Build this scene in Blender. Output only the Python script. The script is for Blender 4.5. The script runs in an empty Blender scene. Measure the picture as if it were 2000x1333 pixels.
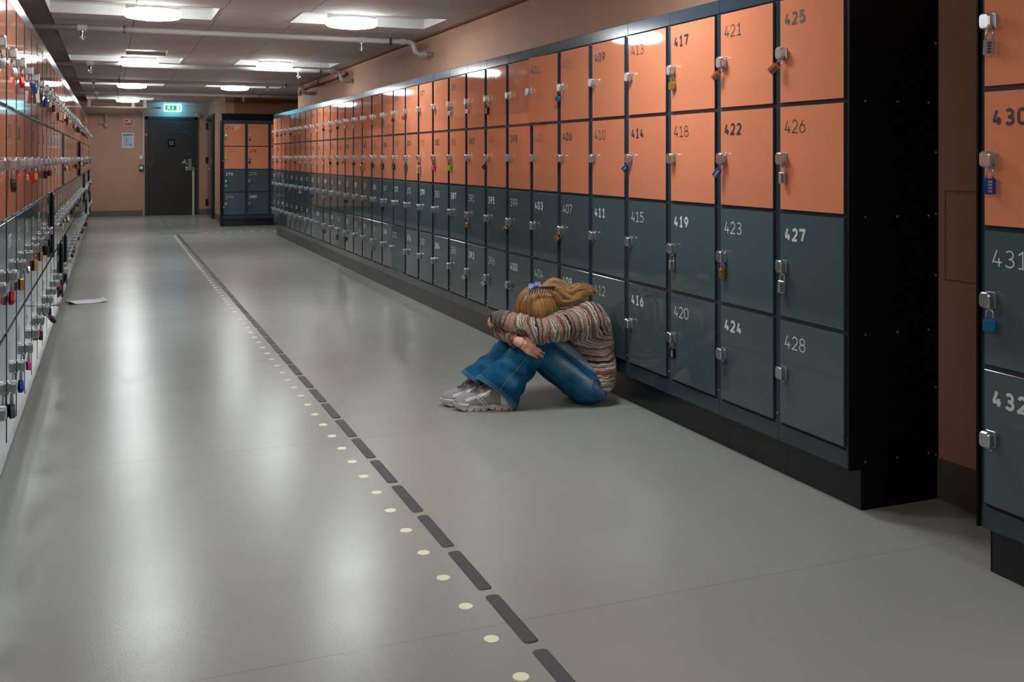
import bpy, math, random
import numpy as np
from mathutils import Vector, Matrix, Euler
from mathutils.bvhtree import BVHTree

# ------------------------------------------------------------------ scene, camera, light
sc = bpy.context.scene
col = sc.collection
PI = math.pi
YAW = 0.3798
cam_d = bpy.data.cameras.new('camera')
cam = bpy.data.objects.new('camera', cam_d); col.objects.link(cam)
cam.location = (0, 0, 1.224); cam.rotation_euler = (PI/2, 0, -YAW)
cam_d.lens = 35.29; cam_d.sensor_width = 36; cam_d.shift_y = -0.18
cam_d.clip_start = 0.05; cam_d.clip_end = 60
sc.camera = cam
w = bpy.data.worlds.new('world'); sc.world = w; w.use_nodes = True
w.node_tree.nodes['Background'].inputs[0].default_value = (0.02, 0.022, 0.025, 1)
w.node_tree.nodes['Background'].inputs[1].default_value = 0.3
sc.view_settings.view_transform = 'Standard'; sc.view_settings.look = 'None'
sc.view_settings.gamma = 1; sc.view_settings.use_curve_mapping = False
sc.view_settings.exposure = 1.15
sc.cycles.max_bounces = 8; sc.cycles.glossy_bounces = 5; sc.cycles.diffuse_bounces = 5
sc.cycles.sample_clamp_indirect = 6
LAMP_E = 19.0
LAMP_COL = (0.93, 0.985, 1.0)

# ------------------------------------------------------------------ helpers
def srgb(r, g, b):
    f = lambda c: (c/255/12.92) if c/255 <= 0.04045 else ((c/255+0.055)/1.055)**2.4
    return (f(r), f(g), f(b), 1)

def mesh_obj(name, V, F, mat, parent=None, smooth=False, label=None, mesh=None):
    if mesh is None:
        mesh = bpy.data.meshes.new(name)
        V = np.asarray(V, float).reshape(-1, 3)
        mesh.from_pydata(V.tolist(), [], [tuple(f) for f in F])
        if smooth: mesh.polygons.foreach_set('use_smooth', [True]*len(mesh.polygons))
        if mat: mesh.materials.append(mat)
        mesh.update()
    o = bpy.data.objects.new(name, mesh); col.objects.link(o)
    if parent: o.parent = parent
    if label: o['label'] = label
    return o

def tag(o, label, cat, group=None, kind=None):
    o['label'] = label; o['category'] = cat
    if group: o['group'] = group
    if kind: o['kind'] = kind
    return o

def struct(o): o['kind'] = 'structure'; return o

def empty(name, loc=(0, 0, 0), rz=0.0, rot=None):
    o = bpy.data.objects.new(name, None); col.objects.link(o); o.location = loc
    o.rotation_euler = rot if rot is not None else (0, 0, rz); o.empty_display_size = 0.05
    return o

class MB:
    def __init__(s): s.v = []; s.f = []
    def add(s, V, F):
        n = len(s.v); s.v += [tuple(p) for p in V]; s.f += [tuple(i+n for i in f) for f in F]; return s
    def box(s, x0, x1, y0, y1, z0, z1):
        V = [(x0,y0,z0),(x1,y0,z0),(x1,y1,z0),(x0,y1,z0),(x0,y0,z1),(x1,y0,z1),(x1,y1,z1),(x0,y1,z1)]
        return s.add(V, [(0,3,2,1),(4,5,6,7),(0,1,5,4),(1,2,6,5),(2,3,7,6),(3,0,4,7)])
    def cbox(s, x0, x1, y0, y1, z0, z1, c=0.002):
        """box whose front face (y0) has a chamfered edge"""
        V = [(x0+c,y0,z0+c),(x1-c,y0,z0+c),(x1-c,y0,z1-c),(x0+c,y0,z1-c),
             (x0,y0+c,z0),(x1,y0+c,z0),(x1,y0+c,z1),(x0,y0+c,z1),
             (x0,y1,z0),(x1,y1,z0),(x1,y1,z1),(x0,y1,z1)]
        F = [(0,1,2,3),(4,5,1,0),(5,6,2,1),(6,7,3,2),(7,4,0,3),
             (8,9,5,4),(9,10,6,5),(10,11,7,6),(11,8,4,7),(11,10,9,8)]
        return s.add(V, F)
    def prism(s, pts, y0, y1, c=0.0):
        """pts: (x,z) outline ccw seen from -y, extruded y0..y1, front chamfer c"""
        n = len(pts); cx = sum(p[0] for p in pts)/n; cz = sum(p[1] for p in pts)/n
        V = []
        if c > 0:
            for x, z in pts:
                d = math.hypot(x-cx, z-cz) or 1
                V.append((x-(x-cx)/d*c, y0, z-(z-cz)/d*c))
            V += [(x, y0+c, z) for x, z in pts]
        else: V += [(x, y0, z) for x, z in pts]
        V += [(x, y1, z) for x, z in pts]
        k = len(V)//n; F = [tuple(range(n))]
        for r in range(k-1):
            for i in range(n):
                j = (i+1) % n; F.append((r*n+i, (r+1)*n+i, (r+1)*n+j, r*n+j))
        F.append(tuple(range((k-1)*n+n-1, (k-1)*n-1, -1)))
        return s.add(V, F)
    def tube(s, pts, r, n=8, cap=True, closed=False):
        V, F = tube(pts, r, n, cap, closed); return s.add(V, F)
    def lathe(s, prof, n=24, c=(0,0,0), axis='z'):
        V = []; F = []
        for r, z in prof:
            for i in range(n):
                a = 2*PI*i/n; p = (r*math.cos(a), r*math.sin(a), z)
                if axis == 'y': p = (p[0], z, p[1])
                V.append((p[0]+c[0], p[1]+c[1], p[2]+c[2]))
        for k in range(len(prof)-1):
            for i in range(n):
                j = (i+1) % n; F.append((k*n+i, k*n+j, (k+1)*n+j, (k+1)*n+i))
        if prof[0][0] > 1e-6: F.append(tuple(range(n-1, -1, -1)))
        if prof[-1][0] > 1e-6: F.append(tuple(range((len(prof)-1)*n, len(prof)*n)))
        return s.add(V, F)
    def obj(s, name, mat, parent=None, smooth=False, label=None):
        return mesh_obj(name, s.v, s.f, mat, parent, smooth, label)

def tube(pts, r, n=8, cap=True, closed=False):
    P = np.asarray(pts, float); m = len(P)
    R = np.full(m, r) if np.isscalar(r) else np.asarray(r, float)
    T = np.zeros_like(P)
    if closed: T = np.roll(P, -1, 0)-np.roll(P, 1, 0)
    else: T[1:-1] = P[2:]-P[:-2]; T[0] = P[1]-P[0]; T[-1] = P[-1]-P[-2]
    T /= np.maximum(np.linalg.norm(T, axis=1, keepdims=True), 1e-9)
    a = np.array([0, 0, 1.0]) if abs(T[0][2]) < 0.9 else np.array([1.0, 0, 0])
    u = np.cross(T[0], a); u /= np.linalg.norm(u); V = []
    for i in range(m):
        u = u-T[i]*np.dot(u, T[i]); u /= max(np.linalg.norm(u), 1e-9); v = np.cross(T[i], u)
        for k in range(n):
            t = 2*PI*k/n; V.append(P[i]+R[i]*(math.cos(t)*u+math.sin(t)*v))
    F = []
    for i in range(m if closed else m-1):
        j = (i+1) % m
        for k in range(n):
            l = (k+1) % n; F.append((i*n+k, i*n+l, j*n+l, j*n+k))
    if cap and not closed: F += [tuple(range(n-1, -1, -1)), tuple(range((m-1)*n, m*n))]
    return V, F

def spline(pts, k=8):
    P = [Vector(p) for p in pts]; out = []
    for i in range(len(P)-1):
        p0 = P[max(i-1, 0)]; p1 = P[i]; p2 = P[i+1]; p3 = P[min(i+2, len(P)-1)]
        for j in range(k):
            t = j/k
            out.append(0.5*((2*p1)+(p2-p0)*t+(2*p0-5*p1+4*p2-p3)*t*t+(3*p1-p0-3*p2+p3)*t**3))
    out.append(P[-1]); return [tuple(p) for p in out]

# ------------------------------------------------------------------ materials
def new_mat(name):
    m = bpy.data.materials.new(name); m.use_nodes = True
    nt = m.node_tree; b = nt.nodes['Principled BSDF']; return m, nt, b
def N(nt, t, **kw):
    n = nt.nodes.new(t)
    for k, v in kw.items(): setattr(n, k, v)
    return n
def setin(n, **kw):
    for k, v in kw.items(): n.inputs[k.replace('_', ' ')].default_value = v
    return n
def ramp(nt, stops, interp='LINEAR'):
    r = N(nt, 'ShaderNodeValToRGB'); cr = r.color_ramp; cr.interpolation = interp
    while len(cr.elements) < len(stops): cr.elements.new(0.5)
    for e, (p, c) in zip(cr.elements, stops):
        e.position = p; e.color = c if len(c) == 4 else (*c, 1)
    return r
def paint(name, c, rough=0.3, metal=0.0, var=0.04, bump=0.0, scale=60.0, spec=0.5, coat=0.0, coatr=0.05, orange=0):
    m, nt, b = new_mat(name); L = nt.links
    tc = N(nt, 'ShaderNodeTexCoord'); nz = setin(N(nt, 'ShaderNodeTexNoise'), Scale=scale, Detail=4.0)
    L.new(tc.outputs['Object'], nz.inputs['Vector'])
    c = tuple(c)
    r = ramp(nt, [(0.3, tuple(x*(1-var) for x in c[:3])), (0.7, tuple(min(1, x*(1+var)) for x in c[:3]))])
    L.new(nz.outputs['Fac'], r.inputs['Fac']); L.new(r.outputs['Color'], b.inputs['Base Color'])
    setin(b, Roughness=rough, Metallic=metal)
    b.inputs['Specular IOR Level'].default_value = spec
    b.inputs['Coat Weight'].default_value = coat; b.inputs['Coat Roughness'].default_value = coatr
    if bump:
        bp = setin(N(nt, 'ShaderNodeBump'), Strength=bump, Distance=0.001)
        L.new(nz.outputs['Fac'], bp.inputs['Height']); L.new(bp.outputs['Normal'], b.inputs['Normal'])
    return m
def emit(name, c, s, base=(0.8, 0.8, 0.8, 1)):
    m, nt, b = new_mat(name)
    b.inputs['Base Color'].default_value = base
    b.inputs['Emission Color'].default_value = (*c[:3], 1); b.inputs['Emission Strength'].default_value = s
    return m

def door_mat(name, c):
    m, nt, b = new_mat(name); L = nt.links
    tc = N(nt, 'ShaderNodeTexCoord')
    geo = N(nt, 'ShaderNodeNewGeometry')
    oi = N(nt, 'ShaderNodeObjectInfo')
    n1 = setin(N(nt, 'ShaderNodeTexNoise'), Scale=900.0, Detail=2.0); L.new(tc.outputs['Object'], n1.inputs['Vector'])
    n2 = setin(N(nt, 'ShaderNodeTexNoise'), Scale=3.0, Detail=3.0); L.new(geo.outputs['Position'], n2.inputs['Vector'])
    hsv = N(nt, 'ShaderNodeHueSaturation'); hsv.inputs['Color'].default_value = c
    mr = setin(N(nt, 'ShaderNodeMapRange'), To_Min=0.94, To_Max=1.06); L.new(oi.outputs['Random'], mr.inputs['Value'])
    L.new(mr.outputs['Result'], hsv.inputs['Value']); L.new(hsv.outputs['Color'], b.inputs['Base Color'])
    r2 = setin(N(nt, 'ShaderNodeMapRange'), To_Min=0.025, To_Max=0.05); L.new(n2.outputs['Fac'], r2.inputs['Value'])
    L.new(r2.outputs['Result'], b.inputs['Roughness'])
    b.inputs['Specular IOR Level'].default_value = 0.55
    bp = setin(N(nt, 'ShaderNodeBump'), Strength=0.02, Distance=0.0004); L.new(n1.outputs['Fac'], bp.inputs['Height'])
    n3 = setin(N(nt, 'ShaderNodeTexNoise'), Scale=5.0, Detail=1.0); L.new(tc.outputs['Object'], n3.inputs['Vector'])
    bp2 = setin(N(nt, 'ShaderNodeBump'), Strength=0.05, Distance=0.003); L.new(n3.outputs['Fac'], bp2.inputs['Height'])
    L.new(bp.outputs['Normal'], bp2.inputs['Normal']); L.new(bp2.outputs['Normal'], b.inputs['Normal'])
    return m

M = {}
M['orange'] = door_mat('orange_door', srgb(218, 137, 102))
M['grey'] = door_mat('grey_door', srgb(74, 91, 95))
M['frame'] = paint('frame_dark', srgb(50, 64, 74), 0.14, var=0.05)
M['carcass'] = paint('carcass_dark', srgb(16, 18, 22), 0.5, var=0.05)
M['side'] = paint('side_panel_black', srgb(7, 8, 9), 0.6, var=0.1, spec=0.15)
M['plinth'] = paint('plinth_dark', srgb(24, 28, 34), 0.28, var=0.06)
M['num_dark'] = paint('number_dark', srgb(52, 40, 38), 0.5)
M['num_faded'] = paint('number_faded', srgb(120, 72, 54), 0.5)
M['num_light'] = paint('number_light', srgb(205, 215, 212), 0.5)
M['chrome'] = paint('brushed_steel', srgb(198, 204, 206), 0.30, 1.0, var=0.06, scale=300)
M['steel_dark'] = paint('dark_steel', srgb(120, 124, 128), 0.35, 1.0)
M['screw'] = paint('screw_head', srgb(200, 205, 208), 0.3, 1.0)
LOCKC = {'brass': (196, 158, 90, .35, .9), 'silver': (196, 198, 198, .35, .9), 'copper': (190, 122, 84, .4, .8), 'blue': (26, 66, 150, .4, .3),
         'teal': (20, 104, 150, .4, .3), 'black': (16, 16, 18, .35, .0), 'green': (110, 200, 30, .4, .0), 'mint': (70, 190, 140, .4, 0),
         'pink': (214, 50, 130, .4, .0), 'red': (190, 26, 24, .4, .1), 'tan': (200, 160, 130, .5, .1), 'grey': (92, 98, 106, .4, .5), 'brown': (56, 40, 30, .5, .1),
         'white': (225, 228, 230, .4, .0), 'dark red': (110, 22, 24, .4, .2), 'pale green': (150, 190, 170, .4, .0)}
for k, v in LOCKC.items(): M['lock_'+k] = paint('padlock_'+k.replace(' ', '_'), srgb(*v[:3]), v[3], v[4])
M['dial'] = paint('dial_dark', srgb(60, 56, 50), 0.5)
M['white_paint'] = paint('white_paint', srgb(205, 203, 200), 0.45)
M['pipe'] = paint('pipe_paint', srgb(178, 172, 166), 0.4)
M['black_door'] = paint('black_door', srgb(50, 49, 47), 0.55, var=0.08, scale=25, spec=.3)
M['black_frame'] = paint('black_frame', srgb(32, 34, 36), 0.5)
M['paper'] = paint('paper_white', srgb(225, 232, 238), 0.7, var=0.01)
M['rubber'] = paint('rubber_dark', srgb(62, 60, 64), 0.55, var=0.25, bump=0.6, scale=45)
M['dot'] = paint('dot_cream', srgb(250, 252, 216), 0.5, var=0.02)
M['yellow'] = paint('strip_yellow', srgb(186, 200, 130), 0.5)
M['red_sign'] = paint('sign_red', srgb(176, 42, 34), 0.5)
M['pink_white'] = paint('sign_border', srgb(226, 205, 195), 0.5)
M['green_box'] = paint('green_box', srgb(20, 80, 55), 0.5)
M['notice'] = paint('notice_paper', srgb(176, 192, 206), 0.5)
M['notice_head'] = paint('notice_header', srgb(96, 118, 100), 0.5)
M['ink'] = paint('ink_grey', srgb(90, 105, 130), 0.6)
M['orange_tape'] = paint('orange_tape', srgb(215, 85, 30), 0.5)
M['lamp'] = emit('lamp_diffuser', LAMP_COL, LAMP_E)
M['sign_green'] = emit('sign_green_lit', (0.0, 0.55, 0.22), 0.38, (0.0, .10, .05, 1))
M['sign_white'] = emit('sign_white_lit', (0.65, 1.0, 0.97), 0.9)
M['sign_glow'] = emit('sign_edge_lit', (0.08, 0.62, 1.0), 7.0)

def wall_mat(name, c, rough=0.7):
    m, nt, b = new_mat(name); L = nt.links
    tc = N(nt, 'ShaderNodeNewGeometry')
    n1 = setin(N(nt, 'ShaderNodeTexNoise'), Scale=160.0, Detail=4.0); L.new(tc.outputs['Position'], n1.inputs['Vector'])
    n2 = setin(N(nt, 'ShaderNodeTexNoise'), Scale=1.6, Detail=3.0); L.new(tc.outputs['Position'], n2.inputs['Vector'])
    r = ramp(nt, [(0.3, tuple(x*0.93 for x in c[:3])), (0.7, tuple(x*1.05 for x in c[:3]))])
    L.new(n2.outputs['Fac'], r.inputs['Fac']); L.new(r.outputs['Color'], b.inputs['Base Color'])
    bp = setin(N(nt, 'ShaderNodeBump'), Strength=0.35, Distance=0.0015); L.new(n1.outputs['Fac'], bp.inputs['Height'])
    L.new(bp.outputs['Normal'], b.inputs['Normal']); setin(b, Roughness=rough); b.inputs['Specular IOR Level'].default_value = 0.3
    return m
M['wall'] = wall_mat('wall_terracotta', srgb(186, 148, 126))
M['wall_d'] = wall_mat('wall_brown', srgb(150, 106, 80))
M['ceiling'] = wall_mat('ceiling_panel', srgb(205, 197, 193), 0.8)
M['slab'] = wall_mat('ceiling_slab', srgb(170, 168, 166), 0.8)
M['skirting'] = paint('skirting_grey', srgb(98, 96, 88), 0.5, var=0.05)

def floor_mat():
    m, nt, b = new_mat('floor_vinyl'); L = nt.links
    g = N(nt, 'ShaderNodeNewGeometry')
    n1 = setin(N(nt, 'ShaderNodeTexNoise'), Scale=1.1, Detail=5.0); L.new(g.outputs['Position'], n1.inputs['Vector'])
    mp = N(nt, 'ShaderNodeMapping'); mp.inputs['Scale'].default_value = (0.9, 2.6, 1); L.new(g.outputs['Position'], mp.inputs['Vector'])
    n2 = setin(N(nt, 'ShaderNodeTexNoise'), Scale=1.6, Detail=4.0, Roughness=0.55); L.new(mp.outputs['Vector'], n2.inputs['Vector'])
    n3 = setin(N(nt, 'ShaderNodeTexNoise'), Scale=160.0, Detail=3.0); L.new(g.outputs['Position'], n3.inputs['Vector'])
    c = srgb(158, 160, 154)
    r = ramp(nt, [(0.3, tuple(x*0.93 for x in c[:3])), (0.7, tuple(x*1.06 for x in c[:3]))]); L.new(n1.outputs['Fac'], r.inputs['Fac'])
    # sheet seams: thin darker lines every 2.03 m along the corridor and one long one
    sx = N(nt, 'ShaderNodeSeparateXYZ'); L.new(g.outputs['Position'], sx.inputs['Vector'])
    def mt(op, a, bb=None, v=None):
        n = N(nt, 'ShaderNodeMath', operation=op)
        if isinstance(a, float): n.inputs[0].default_value = a
        else: L.new(a, n.inputs[0])
        if bb is not None: L.new(bb, n.inputs[1])
        if v is not None: n.inputs[1].default_value = v
        return n.outputs[0]
    y = mt('ADD', sx.outputs['Y'], v=-4.30)
    yx = mt('ADD', y, mt('MULTIPLY', sx.outputs['X'], v=0.0))
    pp = mt('PINGPONG', yx, v=0.925)
    line = mt('LESS_THAN', pp, v=0.0022)
    mix = N(nt, 'ShaderNodeMixRGB'); L.new(line, mix.inputs['Fac']); L.new(r.outputs['Color'], mix.inputs['Color1'])
    mix.inputs['Color2'].default_value = tuple(x*0.78 for x in c[:3])+(1,)
    L.new(mix.outputs['Color'], b.inputs['Base Color'])
    rr = setin(N(nt, 'ShaderNodeMapRange'), From_Min=0.3, From_Max=0.75, To_Min=0.225, To_Max=0.262); L.new(n2.outputs['Fac'], rr.inputs['Value'])
    L.new(rr.outputs['Result'], b.inputs['Roughness'])
    b.inputs['Specular IOR Level'].default_value = 0.30
    b1 = setin(N(nt, 'ShaderNodeBump'), Strength=0.30, Distance=0.0009); L.new(n3.outputs['Fac'], b1.inputs['Height'])
    b2 = setin(N(nt, 'ShaderNodeBump'), Strength=0.008, Distance=0.006); L.new(n2.outputs['Fac'], b2.inputs['Height'])
    L.new(b1.outputs['Normal'], b2.inputs['Normal']); L.new(b2.outputs['Normal'], b.inputs['Normal'])
    return m
M['floor'] = floor_mat()

# ------------------------------------------------------------------ room shell
CZ = 2.34; RW = 2.755; LW = -0.755; Y0 = -3.6; YF = 22.1
def sbox(name, x0, x1, y0, y1, z0, z1, mat, parent=None):
    o = MB().box(x0, x1, y0, y1, z0, z1).obj(name, mat, parent)
    if parent is None: struct(o)
    return o
sbox('floor', LW-.1, 5.6, Y0-.1, YF+.1, -0.1, 0, M['floor'])
sbox('wall_left', LW-.12, LW, Y0, YF, 0, 2.62, M['wall'])
wr = sbox('wall_right', RW, RW+.2, Y0, 16.07, 0, 2.62, M['wall'])
sbox('wall_far', LW-.12, 1.9, YF, YF+.12, 0, 2.62, M['wall'])
sbox('wall_side', 1.9, 2.05, 18.62, YF+.12, 0, 2.62, M['wall'])
sbox('wall_alcove', 2.05, 5.6, 18.62, 18.77, 0, 2.62, M['wall_d'])
sbox('wall_alcove_end', 5.5, 5.6, 16.07, 18.62, 0, 2.62, M['wall_d'])
sbox('wall_alcove_front', RW+.2, 5.5, 15.92, 16.07, 0, 2.62, M['wall_d'])
sbox('wall_back', LW-.12, RW+.2, Y0-.12, Y0, 0, 2.62, M['wall'])
# skirting boards
sbox('baseboard_right', RW-.008, RW, 2.2, 2.85, 0, 0.145, M['skirting'])
sbox('baseboard_far', LW, 0.60, YF-.008, YF, 0, 0.12, M['skirting'])
sbox('trim_1', 1.70, 1.9, YF-.008, YF, 0, 0.12, M['skirting'])
sbox('baseboard_side', 1.892, 1.9, 18.7, 20.5, 0, 0.12, M['skirting'])
# service hatch outline in the right wall between the two locker rows
hm = MB(); t = .004; y0, y1, z0, z1 = 1.3, 2.62, 0.72, 1.14
hy0, hy1, hz0, hz1 = 1.6, 2.745, 0.785, 1.105
for a in ((hy0, hy1, hz0, hz0+t), (hy0, hy1, hz1-t, hz1), (hy1-t, hy1, hz0, hz1)): hm.box(RW-.0022, RW+.01, *a)
hatch = hm.obj('access_hatch_edge', M['wall_d']); hatch.parent = wr
MB().box(RW-.0035, RW+.01, hy0, hy1-.012, hz0+.012, hz1-.012).obj('access_hatch', M['wall'], wr)
# ceiling: slab above, suspended panels below with shadow joints and recesses for the lamps
ceil = sbox('ceiling', LW-.12, 5.6, Y0-.12, YF+.12, 2.62, 2.70, M['slab'])
xs = [-0.44, 0.17, 0.79, 1.42, 2.05, 2.70]
LAMPS = []
lampY = [-4.3, -0.25, 3.85, 7.92, 12.02, 16.1, 20.3]
for j, ly in enumerate(lampY[1:]):
    LAMPS.append((0.29, ly)); 
    if ly < 18: LAMPS.append((1.79, ly-0.06))
def opening(lx, ly): return (lx-.73, lx+.47, ly-.12, ly+.56) if lx < 1 else (lx-.42, lx+.74, ly-.12, ly+.54)
holes = [opening(*l) for l in LAMPS]
EXTRA = [(.14, .56, 11.15, 11.72), (1.62, 2.06, 15.45, 15.80)]
holes += EXTRA
ys = []
y = Y0
for ly in lampY[1:]: ys += [ly-.12-.72, ly-.12, ly+.56, ly+.56+1.2]
ys = sorted(set([Y0]+[v for v in ys if v < YF-.4 and v > Y0+.2]+[YF]))
full = []
for a, b in zip(ys[:-1], ys[1:]):
    n = max(1, round((b-a)/1.3)); full += [a+(b-a)*k/n for k in range(n)]
ys = full+[YF]
g = 0.0025
def sub_rects(x0, x1, y0, y1, hs):
    rs = [(x0, x1, y0, y1)]
    for hx0, hx1, hy0, hy1 in hs:
        out = []
        for a, b, c, d in rs:
            if hx1 <= a+1e-4 or hx0 >= b-1e-4 or hy1 <= c+1e-4 or hy0 >= d-1e-4: out.append((a, b, c, d)); continue
            if hx0 > a: out.append((a, hx0, c, d))
            if hx1 < b: out.append((hx1, b, c, d))
            ca, cb = max(a, hx0), min(b, hx1)
            if hy0 > c: out.append((ca, cb, c, hy0))
            if hy1 < d: out.append((ca, cb, hy1, d))
        rs = out
    return [r for r in rs if r[1]-r[0] > .01 and r[3]-r[2] > .01]
for xa, xb in zip(xs[:-1], xs[1:]):
    for ya, yb in zip(ys[:-1], ys[1:]):
        rs = sub_rects(xa+g, xb-g, ya+g, yb-g, holes)
        if not rs: continue
        mb = MB()
        for r in rs: mb.box(r[0], r[1], r[2], r[3], CZ, CZ+.035)
        mb.obj('ceiling_panel', M['ceiling'], ceil)
for hx0, hx1, hy0, hy1 in EXTRA:
    m = MB(); h_ = .03; m.box(hx0, hx0+.004, hy0, hy1, CZ, CZ+h_); m.box(hx1-.004, hx1, hy0, hy1, CZ, CZ+h_)
    m.box(hx0, hx1, hy0, hy0+.004, CZ, CZ+h_); m.box(hx0, hx1, hy1-.004, hy1, CZ, CZ+h_); m.box(hx0, hx1, hy0, hy1, CZ+h_, CZ+h_+.01)
    m.obj('service_recess', M['white_paint'], ceil)
# lower strip of bare ceiling above the left-hand lockers
for k in range(13): MB().box(LW, -.445, Y0+2.0*k+.003, min(YF, Y0+2.0*(k+1)-.003), 2.44, 2.47).obj('ceiling_panel', M['slab'], ceil)
# alcove ceiling panels
for k in range(4):
    MB().box(2.70+.72*k+g, 2.70+.72*(k+1)-g, 16.09, 18.6, CZ, CZ+.035).obj('ceiling_panel', M['ceiling'], ceil)
# angle trim along the right wall
sbox('trim_2', 2.71, RW, Y0, 16.05, CZ-.004, CZ+.02, M['wall_d'])

# ------------------------------------------------------------------ ceiling lamps
lamp_meshes = {}
PLACE = {0: 'left', 1: 'right'}
names_row = ['behind the viewpoint', 'closest to the viewpoint', 'nearest one seen', 'second one seen', 'third one seen', 'farthest one seen']
for i, (lx, ly) in enumerate(LAMPS):
    row = [abs(ly-v) < .1 for v in lampY[1:]].index(True)
    side = 'left' if lx < 1 else 'right'
    r = empty('ceiling_lamp', (lx, ly+.1, CZ))
    tag(r, f'round glowing ceiling lamp in the {side} line, {names_row[row]}', 'lamp', 'round ceiling lamps')
    hx0, hx1, hy0, hy1 = [v-o for v, o in zip(opening(lx, ly), (lx, lx, ly+.1, ly+.1))]
    if 'lamp_' + side not in lamp_meshes:
        m = MB(); h = .075; w_ = .004
        m.box(hx0, hx1, hy0, hy0+w_, -.003, h); m.box(hx0, hx1, hy1-w_, hy1, -.003, h)
        m.box(hx0, hx0+w_, hy0, hy1, -.003, h); m.box(hx1-w_, hx1, hy0, hy1, -.003, h)
        m.box(hx0, hx1, hy0, hy1, h, h+.01)
        o = m.obj('recess_tray', M['white_paint'], r); lamp_meshes['lamp_'+side] = o.data
        b2 = MB().lathe([(.19, .075), (.19, -.01), (.205, -.02)], 40).obj('lamp_housing', M['white_paint'], r)
        lamp_meshes['house'] = b2.data
        if 'diff' not in lamp_meshes:
            d = MB().lathe([(.205, -.02), (.208, -.035), (.205, -.055), (.19, -.068), (.14, -.076), (.0, -.08)], 48).obj('lamp_diffuser', M['lamp'], r, smooth=True)
            lamp_meshes['diff'] = d.data
        else: mesh_obj('lamp_diffuser', None, None, None, r, mesh=lamp_meshes['diff'])
    else:
        mesh_obj('recess_tray', None, None, None, r, mesh=lamp_meshes['lamp_'+side])
        mesh_obj('lamp_housing', None, None, None, r, mesh=lamp_meshes['house'])
        mesh_obj('lamp_diffuser', None, None, None, r, mesh=lamp_meshes['diff'])

# ------------------------------------------------------------------ digits as stroke outlines
def arc(cx, cy, rx, ry, a0, a1, n=12):
    return [(cx+rx*math.cos(math.radians(a0+(a1-a0)*i/n)), cy+ry*math.sin(math.radians(a0+(a1-a0)*i/n))) for i in range(n+1)]
DIG = {
 '0': [arc(.5, .68, .5, .32, 0, 180)+arc(.5, .32, .5, .32, 180, 360)+[(1, .68)]],
 '1': [[(.08, .80), (.55, 1), (.55, 0)], [(.08, 0), (1, 0)]],
 '2': [arc(.5, .70, .46, .30, 160, -35)+[(.02, 0), (1, 0)]],
 '3': [arc(.5, .75, .42, .25, 150, -90)+arc(.5, .25, .5, .25, 90, -150)],
 '4': [[(.50, 1), (.04, .24)], [(-.06, .25), (1.06, .25)], [(.74, .52), (.74, -.03)]],
 '5': [[(.92, 1), (.16, 1), (.10, .56)]+arc(.46, .33, .52, .33, 120, -150)],
 '6': [[(.66, 1), (.10, .48)]+arc(.5, .31, .48, .31, 160, 520, 22)],
 '7': [[(.02, .86), (.02, 1), (1, 1), (.38, 0)]],
 '8': [arc(.5, .76, .42, .24, 0, 360, 20), arc(.5, .26, .5, .26, 0, 360, 22)],
 '9': [[(.34, 0), (.90, .52)]+arc(.5, .69, .48, .31, -20, 340, 22)],
}
def ribbon(pts, wd):
    P = [np.array(pts[0], float)]
    for p in pts[1:]:
        p = np.array(p, float)
        if np.linalg.norm(p-P[-1]) > 1e-6: P.append(p)
    runs = [[P[0]]]
    for i in range(1, len(P)):
        runs[-1].append(P[i])
        if i < len(P)-1:
            a = P[i]-P[i-1]; b = P[i+1]-P[i]
            if a.dot(b) < .5*np.linalg.norm(a)*np.linalg.norm(b):      # sharp corner: square joint
                runs[-1][-1] = P[i]+a/np.linalg.norm(a)*wd*.5; runs.append([P[i]-b/np.linalg.norm(b)*wd*.5])
    out = []
    for Q in runs:
        V = []; F = []; n = len(Q)
        for i in range(n):
            d0 = Q[i]-Q[max(i-1, 0)]; d1 = Q[min(i+1, n-1)]-Q[i]
            if i == 0: d0 = d1
            if i == n-1: d1 = d0
            t = d0/np.linalg.norm(d0)+d1/np.linalg.norm(d1); t = t/np.linalg.norm(t); nn = np.array([-t[1], t[0]])
            V += [Q[i]+nn*wd/2, Q[i]-nn*wd/2]
            if i: F.append((2*i-2, 2*i-1, 2*i+1, 2*i))
        out.append((V, F))
    return out
def number_mesh(txt, bold):
    H = .0505; W = .0350; adv = .0432; sw = .0100 if bold else .0045
    V = []; F = []
    for k, ch in enumerate(txt):
        lay = 0
        if ch == ' ': continue
        for st in DIG[ch]:
            pts = [(sw/2+x*(W-sw)+k*adv, sw/2+y*(H-sw)) for x, y in st]
            for v, f in ribbon(pts, sw):
                n = len(V); lay += 1
                V += [(p[0], -.00010*lay-.000012*(m_//2), p[1]) for m_, p in enumerate(v)]; F += [tuple(i+n for i in q) for q in f]
    return V, F

# ------------------------------------------------------------------ lockers
PITCH = .4; ZR = [1.4204, 1.0174, .6144, .2114]; DH = .389
DX0, DX1 = .0225, .3785
proto = {}
def proto_mesh(key, fn, mat, smooth=False):
    if key not in proto:
        mb = fn(); me = bpy.data.meshes.new(key); me.from_pydata(mb.v, [], mb.f)
        if smooth: me.polygons.foreach_set('use_smooth', [True]*len(me.polygons))
        me.materials.append(mat); me.update(); proto[key] = me
    return proto[key]
def f_carcass():
    m = MB(); m.box(0.0004, .3996, .0165, .395, .142, 1.878); return m
def f_frame():
    m = MB()
    m.cbox(.0006, .0210, .0115, .020, .142, 1.8215, .0015); m.cbox(.3790, .3994, .0115, .020, .142, 1.8215, .0015)
    m.cbox(.0006, .3994, .0105, .020, .142, .2055, .0015)
    for z in ZR[:3]: m.box(.0210, .3790, .0125, .020, z-.008, z+.008)
    return m
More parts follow.
